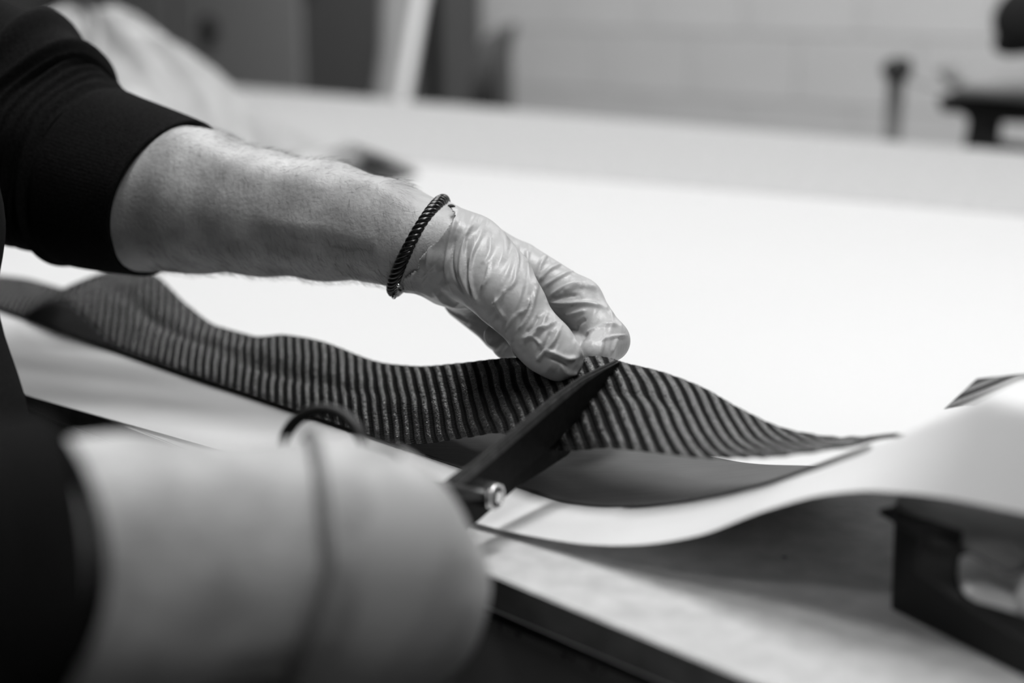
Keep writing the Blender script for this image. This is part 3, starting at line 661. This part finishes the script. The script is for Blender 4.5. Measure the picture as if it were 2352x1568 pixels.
# hair on the far forearm
Nn = normals(V, Q); px, py, dd = proj(V); vw = CAM - V; vw /= np.linalg.norm(vw, axis=1)[:, None]
sel = np.nonzero((px > 330) & (px < 950) & (py > 280) & (py < 660) & (dd > .78) & ((Nn * vw).sum(1) > -0.4))[0]
HV = []; HF = []; axd = far_p[6] - far_p[3]; axd /= np.linalg.norm(axd)
for k in range(5200):
    i = rng.choice(sel); p = V[i] + (rng.random(3) - .5) * .004; n_ = Nn[i]
    tdir = axd * 0.40 + UP * rng.uniform(-1.2, -0.1) + rng.normal(0, .22, 3); tdir -= n_ * (tdir @ n_); tdir /= np.linalg.norm(tdir)
    L = rng.uniform(.004, .010); side = np.cross(tdir, CAM - p); side /= np.linalg.norm(side); w_ = 0.000042
    a = p - n_ * .0004; b = p + tdir * L * .5 + n_ * (.0010); c_ = p + tdir * L + n_ * (.0012 if rng.random() < .93 else .003); q = len(HV)
    HV += [a - side * w_, a + side * w_, b + side * w_ * .8, b - side * w_ * .8, c_]; HF += [(q, q + 1, q + 2, q + 3), (q + 3, q + 2, q + 4)]
bpart('arm_hair', pymesh('arm_hair', HV, HF), M['hair'])['kind'] = 'stuff'

# eyes and head hair (outside the frame)
for sg_ in (1, -1):
    v_, f_ = sdf_mesh('eye', ell(HD + FD * .080 + SD * .030 * sg_ + ZV * .010, (.012, .0095, .007), bax), HD + FD * .083 + SD * .031 * sg_ - .03, HD + FD * .083 + SD * .031 * sg_ + .05, .0025)
    bpart('eye', qmesh('eye', v_, f_), M['eye'])
hf = ell(HD + ZV * .012 - FD * .012, (.084, .098, .122), bax)
v_, f_ = sdf_mesh('hair', hf, HD - .16, HD + .16, .005)
rel = v_ - HD; v_, f_ = cut(v_, f_, (rel[:, 2] > -.02 + .6 * (rel @ FD)) & ((rel[:, 2] > .03) | (rel @ FD < .03)))
bpart('hair', qmesh('hair', v_, f_), M['hair'])

# ---- gloves
CR = lambda pts: [(850 + x / 3.135, 400 + y / 3.135) for x, y in pts]
WR = [  # crease ridges of the stretched glove
 ([(640,260),(590,400),(560,560),(550,700),(590,830)],6,.0013), ([(560,330),(480,450),(430,560),(410,680)],6,.0014), ([(700,420),(660,560),(650,700),(690,820),(760,930)],5,.0010),
 ([(760,430),(730,600),(720,750),(750,870),(800,950)],5,.0012), ([(870,420),(860,560),(800,660)],6,.0007), ([(1040,500),(1060,620),(1050,700),(1030,780),(960,850)],6,.0010),
 ([(860,640),(840,740),(800,830)],4,.0012), ([(980,820),(930,900),(870,950)],4,.0012), ([(1150,890),(1120,970),(1070,1010)],5,.0015),
 ([(1190,830),(1170,950),(1120,1060),(1060,1130)],5,.0012), ([(1270,1000),(1230,1110),(1120,1200)],5,.0018), ([(1330,1060),(1250,1110),(1190,1120)],5,.0014),
 ([(1370,1090),(1320,1200),(1230,1310),(1200,1340)],6,.0019), ([(1260,1270),(1330,1290),(1420,1330),(1490,1320)],6,.0019), ([(1380,1370),(1420,1430),(1500,1430)],6,.0013),
 ([(1060,1000),(1000,1080),(960,1130)],6,.0010), ([(900,880),(920,960),(980,1050)],5,.0010), ([(1480,1180),(1500,1260),(1540,1330)],6,.0010), ([(1100,1180),(1180,1180),(1240,1240)],4,.0010),
 ([(1280,570),(1230,650),(1190,780)],5,.0012), ([(1390,640),(1290,690),(1210,780)],5,.0011), ([(1480,690),(1380,730),(1250,810)],5,.0011),
 ([(1550,770),(1400,810),(1290,880)],5,.0010), ([(1700,960),(1550,930),(1400,930),(1280,920)],6,.0015), ([(1640,820),(1500,800),(1380,850)],8,.0012),
 ([(1800,1090),(1700,1080),(1600,1130),(1560,1150)],6,.0012), ([(1560,980),(1480,1000),(1390,1020)],6,.0010), ([(1850,1160),(1750,1170),(1640,1200)],4,.0009),
 ([(1780,1180),(1740,1290)],5,.0008), ([(1130,540),(1130,640)],6,.0006),
 ([(640,420),(600,520),(590,640),(620,760),(690,880)],4,-.0009), ([(700,480),(690,620),(700,760),(740,880)],4,-.0010), ([(1310,1120),(1260,1230),(1200,1290)],5,-.0014), ([(1290,1320),(1370,1350),(1430,1400)],5,-.0014),
 ([(1220,1010),(1180,1090),(1110,1150)],5,-.0012), ([(1500,870),(1400,880),(1300,910)],5,-.0010), ([(1560,1040),(1500,1080),(1470,1140)],6,-.0010),
 ([(420,480),(330,570),(300,660),(310,760)],6,.0016), ([(330,600),(240,680),(220,740),(260,830)],5,.0016), ([(440,820),(540,920),(680,1010),(840,1060)],7,.0010),
 ([(480,900),(600,1000),(760,1090)],6,.0010), ([(420,980),(560,1090),(700,1180)],6,.0010), ([(560,950),(700,1050)],5,-.0010), ([(820,1220),(860,1280),(900,1330)],6,.0010),
]
WR = [(CR(p), w * .82, a * 1.2) for p, w, a in WR]
lo = np.minimum(pd(880, 900, .80), pd(1460, 430, .95)) - [.02, .03, .03]; hi = np.maximum(pd(880, 430, .95), pd(1480, 430, .95)) + [.01, .03, .03]
lo = np.array([-0.12, 0.70, TOP + 0.0]); hi = np.array([0.11, 0.93, TOP + 0.20])
V, Q = sdf_mesh('glove', hand_far(0.0006), lo, hi, 0.0009)
px, py, dd = proj(V)
ca = np.array([far_p[7][0], far_p[7][1], far_p[7][2]]); hdir = J(1100, 640, .846) - ca; hdir /= np.linalg.norm(hdir)
al = (V - ca) @ hdir
ang_ = np.arctan2((V - ca) @ UP, (V - ca) @ -FW)
cutline = 0.0060 - 0.0045 * np.maximum(0, np.sin(ang_)) + 0.0035 * np.sin(2 * ang_ + .4) + 0.0012 * np.sin(9 * ang_) 
V, Q = cut(V, Q, al > cutline); Nn = normals(V, Q); al = (V - ca) @ hdir
ang_ = np.arctan2((V - ca) @ UP, (V - ca) @ -FW); cl = 0.0060 - 0.0045 * np.maximum(0, np.sin(ang_)) + 0.0035 * np.sin(2 * ang_ + .4) + 0.0012 * np.sin(9 * ang_)
V = V + Nn * (0.0030 * np.exp(-((al - cl) / 0.006) ** 2) + 0.0010 * np.sin(14 * ang_) * np.exp(-((al - cl) / 0.010) ** 2))[:, None]
V = ridge(V, normals(V, Q), WR)
o = bpart('glove', qmesh('glove', V, Q), M['glove'], 'wrinkled pale glove pinching the ribbon')
md = o.modifiers.new('thick', 'SOLIDIFY'); md.thickness = 0.0004; md.offset = -1

V, Q = sdf_mesh('glove', hand_near(0.0006), pd(560, 1700, .44) - [.02, .06, .02], pd(1160, 900, .68) + [.03, .02, .03], 0.0018)
ca = J(700, 1262, .485); hdir = J(900, 1290, .505) - ca; hdir /= np.linalg.norm(hdir); alf = lambda V: (V - ca) @ RT - .010 * np.clip((V - ca) @ -FW / .03, -1, 1) + .009 * np.clip((V - ca) @ -UP / .03, 0, 1)
V, Q = cut(V, Q, alf(V) > -0.0045); al = alf(V)
V = V + normals(V, Q) * (0.0018 * np.exp(-((al - .0015) / 0.005) ** 2))[:, None]
bpart('glove', qmesh('glove', V, Q), M['glove_near'], 'smooth pale glove gripping the scissors')
# rolled rim of the near glove with the cord showing as a dark band
rim = []
rc0 = ca + hdir * 0.004
e1 = UP - hdir * (UP @ hdir); e1 /= np.linalg.norm(e1); e2 = np.cross(hdir, e1); 
if e2 @ (CAM - ca) < 0: e2 = -e2
RN = 240 * .485 / F
fnear = smin(narm + [hand_near(0.0)], 0.012)
for k in range(72):
    a = 2 * math.pi * k / 72; dr = math.cos(a) * UP + math.sin(a) * -FW; c0 = ca + RT * (0.002 + 0.010 * math.sin(a) - 0.009 * max(0, -math.cos(a)))
    r_ = np.linspace(0.02, 0.055, 60); vals = fnear(c0 + r_[:, None] * dr); j = int(np.argmax(vals > 0)); rim.append(c0 + dr * (r_[j] + 0.0006))
rim = np.array(rim); rim = (np.roll(rim, 1, 0) + rim + np.roll(rim, -1, 0)) / 3
bpart('glove_rim', pymesh('rim', *tube(rim, 0.0022, 10, True)), M['glove_rim'], 'dark rolled band at the wrist')
# ---- braided cord bracelet on the far wrist
TOPP = pd(1020, 462, .843); BOT = pd(903, 668, .838); A_ = (TOPP - BOT) / 2; cB = (TOPP + BOT) / 2
B_ = -FW * 0.0275 - RT * 0.0008 + UP * 0.0030
def bpt(a): return cB + A_ * math.cos(a) + B_ * math.sin(a)
NP = 520; loop = np.array([bpt(2 * math.pi * k / NP) for k in range(NP)])
tg = np.roll(loop, -1, 0) - np.roll(loop, 1, 0); tg /= np.linalg.norm(tg, axis=1)[:, None]
n1 = loop - cB; n1 -= tg * (n1 * tg).sum(1)[:, None]; n1 /= np.linalg.norm(n1, axis=1)[:, None]; n2 = np.cross(tg, n1)
VF = []
for s_ in range(4):
    ph = 2 * math.pi * (np.arange(NP) / NP * 13 + s_ / 4)
    VF.append(tube(loop + 0.0021 * (np.cos(ph)[:, None] * n1 + np.sin(ph)[:, None] * n2), 0.0017, 8, True))
bpart('bracelet', pymesh('bracelet', *join(*VF)), M['cord'], 'black braided cord bracelet')
for (x, y, d, r) in ((915, 655, .812, .0011), (905, 681, .832, .0016)):
    v_, f_ = sdf_mesh('bead', ell(pd(x, y, d), (r, r, r)), pd(x, y, d) - .004, pd(x, y, d) + .004, .0004, 5)
    bpart('bead', qmesh('bead', v_, f_), M['steel'], 'tiny steel bead')

# ---- sleeves
def sleeve(name, C_, R_, folds, n=140, m_=160, label=None, mtl='fleece', xs=1.0):
    C_ = spline(np.array(C_), n); R_ = pchip(np.linspace(0, 1, len(R_)), R_, np.linspace(0, 1, n))
    tg = np.gradient(C_, axis=0); tg /= np.linalg.norm(tg, axis=1)[:, None]
    e1 = UP - tg * (tg @ UP)[:, None]; e1 /= np.linalg.norm(e1, axis=1)[:, None]; e2 = np.cross(tg, e1)
    a = np.linspace(0, 2 * math.pi, m_); u = np.linspace(0, 1, n); U_, A__ = np.meshgrid(u, a, indexing='ij')
    rr = R_[:, None] + folds(U_, A__)
    return C_[:, None] + rr[..., None] * (np.cos(A__)[..., None] * e1[:, None] + np.sin(A__)[..., None] * e2[:, None])
PXF = lambda px, d: px * d / F
sh = (SHL)
def ff(U, A):
    z = 0
    for c, w, amp, sk in ((.30, .030, .010, .05), (.40, .028, .010, .06), (.50, .022, .009, .05), (.59, .018, .010, .05), (.66, .014, .008, .04), (.725, .011, .0065, .035), (.775, .010, .0060, .03), (.82, .008, .0045, .03), (.87, .010, .0040, .03), (.915, .007, .0032, .025), (.955, .005, .0028, .02)):
        z = z + amp * np.exp(-((U - c - sk * np.sin(A - .6)) / w) ** 2) * (0.55 + 0.45 * np.cos(A - .1))
    return z + .0018 * np.sin(5 * A + 9 * U)
Pf = sleeve('s', [SHL + np.array([.0, .0, .0]), (SHL + ELL) / 2, ELL + np.array([.01, 0, .01]), pd(-15, 282, .970), pd(105, 360, .956), pd(200, 405, .946)], [.080, .076, .076, PXF(272, .97), PXF(226, .956), PXF(207, .946)], ff, 220, 160)
bpart('sleeve', grid_mesh('sleeve', Pf, flip=True), M['fleece'], 'black sweatshirt sleeve pushed up in folds')
# ribbed cuff, doubled back at its opening
uvn = 150; cuff_c = [pd(190, 400, .946), pd(255, 422, .938), pd(320, 440, .930), pd(384, 456, .922)]
def fc(U, A): return .0016 * np.exp(-((U - .03) / .03) ** 2) + .0016 * np.sin(3 * A + 1.2 + 2 * U) * U - .0022 * np.exp(-((U - .10) / .04) ** 2)
Pc = sleeve('c', cuff_c, [PXF(212, .962), PXF(204, .955), PXF(196, .948), PXF(187, .94)], fc, uvn, 400)
# slant of the opening: the top reaches further along the arm than the underside
aa = np.linspace(0, 2 * math.pi, 400); uu = np.linspace(0, 1, uvn)
axx = cuff_c[3] - cuff_c[0]; axx = axx / np.linalg.norm(axx)
shift = uu[:, None] ** 1.5 * (0.0095 * np.cos(aa)[None] - 0.0010 * np.maximum(0, -np.cos(aa))[None] ** 2)
Pc = Pc + shift[..., None] * axx
ribs = 0.00022 * np.sin(aa * 150)[None] * smooth01((uu - .12) * 8)[:, None] * smooth01((.97 - uu) * 20)[:, None]
cc = Pc.mean(1, keepdims=True); rad = Pc - cc; rad /= np.linalg.norm(rad, axis=2)[..., None]; Pc = Pc + ribs[..., None] * rad
inner = Pc[-1:] - rad[-1:] * 0.0022 + axx * 0.0006; inner2 = Pc[-12:-11] - rad[-12:-11] * 0.0042; inner3 = Pc[-60:-59] - rad[-60:-59] * 0.006
Pc2 = np.concatenate([Pc, inner, inner2, inner3], 0)
bpart('cuff', grid_mesh('cuff', Pc2, flip=True), M['fleece'], 'ribbed black cuff')
# near sleeve
def fn(U, A):
    z = 0
    for c, w, amp in ((.35, .04, .010), (.50, .035, .009), (.62, .03, .008), (.74, .02, .005)): z = z + amp * np.exp(-((U - c - .05 * np.sin(A)) / w) ** 2)
    return z + .002 * np.sin(4 * A + 6 * U)
Pn = sleeve('s', [SHR, (SHR + ELR) / 2 + np.array([-.01, 0, 0]), ELR + np.array([.0, 0, .0]), pd(-260, 1315, .405), pd(-90, 1305, .414), pd(50, 1294, .426)], [.080, .074, .066, PXF(360, .405), PXF(352, .418), PXF(345, .43)], fn, 160, 120)
Pn2 = np.concatenate([Pn, (Pn[-1:] + (Pn[-1:].mean(1, keepdims=True) - Pn[-1:]) * .10)], 0)
bpart('sleeve', grid_mesh('sleeve', Pn2, flip=True), M['fleece'], 'black sweatshirt sleeve nearest the camera')
def fcn(U, A): return .001 * np.sin(3 * A) + .0012 * np.exp(-((U - .05) / .04) ** 2)
Pq = sleeve('c', [pd(30, 1295, .424), pd(70, 1293, .428), pd(118, 1291, .432)], [PXF(345, .428), PXF(338, .432), PXF(330, .436)], fcn, 40, 160)
aq = np.linspace(0, 2 * math.pi, 160); Pq = Pq - RT * (0.013 * np.maximum(0, -np.cos(aq)) ** 2 + 0.008 * np.maximum(0, np.cos(aq)) ** 2)[None, :, None] * np.linspace(0, 1, 40)[:, None, None]
Pq = np.concatenate([Pq, Pq[-1:] + (Pq[-1:].mean(1, keepdims=True) - Pq[-1:]) * .08, Pq[-8:-7] + (Pq[-8:-7].mean(1, keepdims=True) - Pq[-8:-7]) * .10], 0)
bpart('cuff', grid_mesh('cuff', Pq, flip=True), M['fleece'], 'black cuff on the near forearm')
# sweatshirt body and trousers
sh_f = smin([ell(CH + [0, 0, -0.02], (0.215, 0.135, 0.24), bax), ell((CH + HIP) / 2, (0.190, 0.132, 0.25), bax), ell(HIP + ZV * .02, (0.195, 0.14, 0.12), bax),
             cone(SHL, (SHL + ELL) / 2, .078, .070), cone(SHR, (SHR + ELR) / 2, .078, .070), cone(CH + ZV * .12, (SHL + SHR) / 2 + ZV * .05, .10, .075)], .03)
v_, f_ = sdf_mesh('shirt', sh_f, (-1.0, 0.20, TOP - .2), (-0.15, 1.25, TOP + .75), .009)
v_, f_ = cut(v_, f_, v_[:, 2] > TOP - 0.07)
v_ = v_ + normals(v_, f_) * (.004 * np.sin(v_[:, 2] * 60 + v_[:, 0] * 25) * np.sin(v_[:, 1] * 30))[:, None]
bpart('sweatshirt', qmesh('sweatshirt', v_, f_), M['fleece'], 'black sweatshirt')
tr_f = smin([ell(HIP - ZV * .03, (.190, .135, .16), bax)] + [f for l in legs_ for f in chain([l[0], l[1], l[2] + ZV * .0], [.100, .075, .062])], .03)
v_, f_ = sdf_mesh('trousers', tr_f, (-1.0, 0.25, -0.02), (-0.2, 1.05, TOP + .2), .009)
v_, f_ = cut(v_, f_, (v_[:, 2] > 0.06) & (v_[:, 2] < TOP + 0.05)); bpart('trousers', qmesh('trousers', v_, f_), M['trouser'])
for l in legs_:
    c_ = l[2] - ZV * .055
    v_, f_ = sdf_mesh('shoe', smin([ell(c_ - FD * .02 + ZV * .015, (.046, .075, .052), bax), ell(c_ + FD * .10, (.050, .105, .036), bax)], .03), c_ - .26, c_ + .26, .006)
    v_[:, 2] = np.maximum(v_[:, 2], 0.001); bpart('shoe', qmesh('shoe', v_, f_), M['dark'])

# ================================================================== background things (behind the table)
def on_t(x, y, t): return onplane(x, y, t)
def sof(x, t, y=150): return onplane(x, y, t)[0]
# two steel lockers against the wall
tl = 2.72
s_a, s_b, s_c = sof(395, tl), sof(690, tl), sof(872, tl)
lk = empty('steel_locker', W((s_a + s_b) / 2, 2.96, -TOP), label='mid grey steel locker with a dark round knob, against the back wall', cat='locker')
part('body', stbox(s_b + .004, s_a, tl + .02, 3.19, -TOP, 1.0, .004), M['steeldark'], lk, False)
part('door', stbox(s_b + .012, s_a - .045 - 0.02, tl, tl + .019, -TOP + .06, 0.98, .004), M['steelgrey'], lk, False)
kx = onplane(492, 62, tl); v_, f_ = sdf_mesh('knob', smin([ell(W(kx[0], tl - .03, kx[2]), (.050, .032, .042), [EV, TV, ZV]), cone(W(kx[0], tl - .02, kx[2]), W(kx[0], tl + .01, kx[2]), .012, .018)], .008), W(kx[0], tl - .02, kx[2]) - .09, W(kx[0], tl - .02, kx[2]) + .09, .005)
part('knob', qmesh('knob', v_, f_), M['dark'], lk)
lk2 = empty('steel_locker', W((s_b + s_c) / 2, 2.96, -TOP), label='darker grey steel locker standing right of the one with the knob', cat='locker')
part('body', stbox(s_c, s_b - .004, tl + .05, 3.19, -TOP, 1.0, .004), M['steeldark'], lk2, False)
part('door', stbox(s_c + .012, s_b - .012, tl + .03, tl + .049, -TOP + .06, 0.98, .004), M['steeldark'], lk2, False)
part('handle', stbox(s_b - .05, s_b - .035, tl + .01, tl + .03, .25, .40, .003), M['dark'], lk2, False)
s_z = sof(118, tl, 20)
lk3 = empty('steel_locker', W((s_a + s_z) / 2, 2.96, -TOP), label='mid grey steel locker behind the heap of film, leftmost of the three', cat='locker')
part('body', stbox(s_a + .012, s_z, tl + .03, 3.19, -TOP, 1.0, .004), M['steeldark'], lk3, False)
part('door', stbox(s_a + .03, s_z - .01, tl + .01, tl + .029, -TOP + .06, 0.98, .004), M['steelgrey'], lk3, False)
part('handle', stbox(s_z - .06, s_z - .045, tl - .01, tl + .01, .25, .40, .003), M['dark'], lk3, False)
# leaning rolls of film
def leaning(x0, y0, x1, y1, t0, t1, r, mtl, name, label, cat, taper=1.0, n=20):
    a = np.array(onplane(x0, y0, t0)); b = np.array(onplane(x1, y1, t1)); pa, pb = W(*a), W(*b); d = pb - pa
    pf = pb + d * ((-TOP + TOP * 0 + 0.0 - (pb[2] - TOP) - 0) / d[2]) if False else pb + d * ((0.012 - pb[2]) / d[2])
    pt = pa - d * 0.8
    o = put(name, pymesh(name, *tube([pt, pa, (pa + pb) / 2, pb, pf], [r * taper, r * taper, r, r, r], n)), M[mtl]); return tag(o, label, cat)
leaning(925, 20, 895, 230, 2.50, 2.40, .050, 'lightgrey', 'film_roll', 'thick pale roll of plastic film leaning beside the lockers', 'roll', 1.35)
leaning(965, 10, 925, 235, 2.44, 2.34, .020, 'lightplastic', 'cardboard_tube', 'thin pale tube leaning in front of the thick film roll', 'tube')
s_d, s_e = sof(948, 2.95), sof(1004, 2.95)
o = put('black_board', stbox(s_e, s_d, 2.93, 2.96, -TOP, 1.1, .003), M['black'], smooth=False); tag(o, 'narrow black board standing upright against the pale wall', 'board')
# dark chair with curved back
ct = 2.15
ch = empty('tall_chair', W(sof(1118, ct), ct, -TOP), label='dark grey tall chair with a curved narrow back, behind the table', cat='chair')
prof_ = [(1078, 262), (1082, 180), (1092, 120), (1112, 85), (1140, 66), (1166, 52), (1170, 62), (1160, 90), (1154, 120), (1158, 180), (1160, 262), (1150, 330), (1085, 330)]
oc = [np.array(onplane(x, y, ct)) for x, y in prof_]; n = len(oc)
bm = bmesh.new(); vs = [bm.verts.new(W(q[0], ct + o_, q[2])) for o_ in (0, .035) for q in oc]
bm.faces.new(vs[:n]); bm.faces.new(vs[n:][::-1]); [bm.faces.new([vs[(i + 1) % n], vs[i], vs[n + i], vs[n + (i + 1) % n]]) for i in range(n)]
bmesh.ops.recalc_face_normals(bm, faces=bm.faces); bmesh.ops.bevel(bm, geom=list(bm.edges), offset=.004, segments=2, affect='EDGES')
part('backrest', bm, M['steeldark'], ch)
cs = sof(1118, ct); zb_ = min(q[2] for q in oc)
part('seat', stbox(cs - .34, cs + .03, ct - .03, ct + .34, zb_ - .22, zb_ - .17, .015), M['steeldark'], ch)
part('back_post', stbox(cs - .012, cs + .012, ct + .002, ct + .018, zb_ - .18, zb_ + .02, .003), M['steeldark'], ch)
part('back_post', stbox(cs - .012, cs + .012, ct + .019, ct + .033, zb_ - .18, zb_ + .02, .003), M['steeldark'], ch)
for a in (-.32, .01):
    for b in (0, .31): part('leg', stbox(cs + a - .015, cs + a + .015, ct + b - .015, ct + b + .015, -TOP, zb_ - .218, .003), M['dark'], ch)

# post with a dark knob, at right
ptt = 2.05
a = onplane(2060, 160, ptt); ps = a[0]
po = empty('clamp_stand', W(ps, ptt, -TOP), label='grey upright post topped by a dark clamp knob, behind the table edge', cat='stand')
part('post', pymesh('post', *tube([W(ps, ptt, -TOP + .02), W(ps, ptt, 0), W(ps, ptt, a[2] - .01)], .0165, 16)), M['steelgrey'], po)
v_, f_ = sdf_mesh('k', smin([ell(W(ps, ptt, a[2]), (.030, .026, .022), [EV, TV, ZV]), cone(W(ps, ptt, a[2] - .03), W(ps, ptt, a[2]), .012, .018), cone(W(ps, ptt, a[2] + .005), W(ps - .02, ptt, a[2] + .016), .012, .007)], .01), W(ps, ptt, a[2]) - .06, W(ps, ptt, a[2]) + .06, .003)
part('knob', qmesh('knob', v_, f_), M['dark'], po)
part('foot', pymesh('foot', *tube([W(ps, ptt, -TOP), W(ps, ptt, -TOP + .025)], [.13, .11], 28)), M['steeldark'], po)
cw = spline([W(ps, ptt, a[2] + .006), W(ps - .02, ptt, a[2] - .012), W(*onplane(2125, 195, ptt)), W(*onplane(2170, 205, ptt - .0))], 20)
part('wire', pymesh('wire', *tube(cw, .003, 8)), M['steelgrey'], po)
# machine at right: dark body with an opening, grey arm above
mt_ = 2.02
mc = empty('bench_grinder', W(sof(2380, mt_), mt_ + .08, -TOP), label='black machine with a grey arm and a rectangular opening, at the right frame edge', cat='machine')
def extr(pts, t0, t1, mtl, nm, bev=.003, hole=None):
    q = [np.array(onplane(x, y, t0)) for x, y in pts]; n = len(q); bm = bmesh.new()
    vs = [bm.verts.new(W(k[0], t_, k[2])) for t_ in (t0, t1) for k in q]
    bm.faces.new(vs[:n]); bm.faces.new(vs[n:][::-1]); [bm.faces.new([vs[(i + 1) % n], vs[i], vs[n + i], vs[n + (i + 1) % n]]) for i in range(n)]
    bmesh.ops.recalc_face_normals(bm, faces=bm.faces); bmesh.ops.triangulate(bm, faces=[f for f in bm.faces if len(f.verts) > 4])
    if bev: bmesh.ops.bevel(bm, geom=[e for e in bm.edges if e.calc_face_angle(0) > .5], offset=bev, segments=2, affect='EDGES')
    return part(nm, bm, M[mtl], mc)
extr([(2150, 222), (2200, 218), (2330, 232), (2560, 250), (2560, 292), (2278, 281), (2272, 325), (2340, 336), (2560, 352), (2560, 400), (2270, 385), (2205, 372), (2212, 330), (2222, 275), (2205, 258), (2160, 256)], mt_, mt_ + .045, 'black', 'body')
extr([(2165, 218), (2230, 175), (2300, 165), (2560, 165), (2560, 240), (2330, 228), (2200, 220)], mt_ - .03, mt_ - .002, 'lightgrey', 'arm')
extr([(2145, 160), (2175, 150), (2190, 175), (2240, 190), (2235, 205), (2180, 200)], mt_ + .02, mt_ + .05, 'greyplastic', 'lever')
extr([(2205, 365), (2560, 395), (2560, 1400), (2260, 1400)], mt_ + .01, mt_ + .11, 'steeldark', 'pedestal', .002)
mc2 = empty('hanging_motor', W(sof(2380, mt_), mt_ + .1, .2), label='black rounded motor head cut off by the top right corner of the frame', cat='motor')
mh = onplane(2385, 42, mt_ + .05); c0 = W(mh[0], mt_ + .05, mh[2])
hs = smin([ell(c0, (.080, .06, .064), [EV, TV, ZV]), ell(W(*onplane(2318, 105, mt_ + .05)), (.028, .03, .018), [EV, TV, ZV]), cone(c0 - EV * .05, c0 - EV * .2, .045, .04), ell(W(*onplane(2335, 55, mt_ + .05)), (.03, .03, .02), [EV, TV, ZV])], .02)
v_, f_ = sdf_mesh('motor', hs, c0 - .34, c0 + .34, .007); part('housing', qmesh('motor', v_, f_), M['black'], mc2)
part('hanging_rod', pymesh('rod', *tube([c0 + ZV * .03, W(mh[0], mt_ + .05, CEIL - TOP - .001)], .012, 12)), M['dark'], mc2)
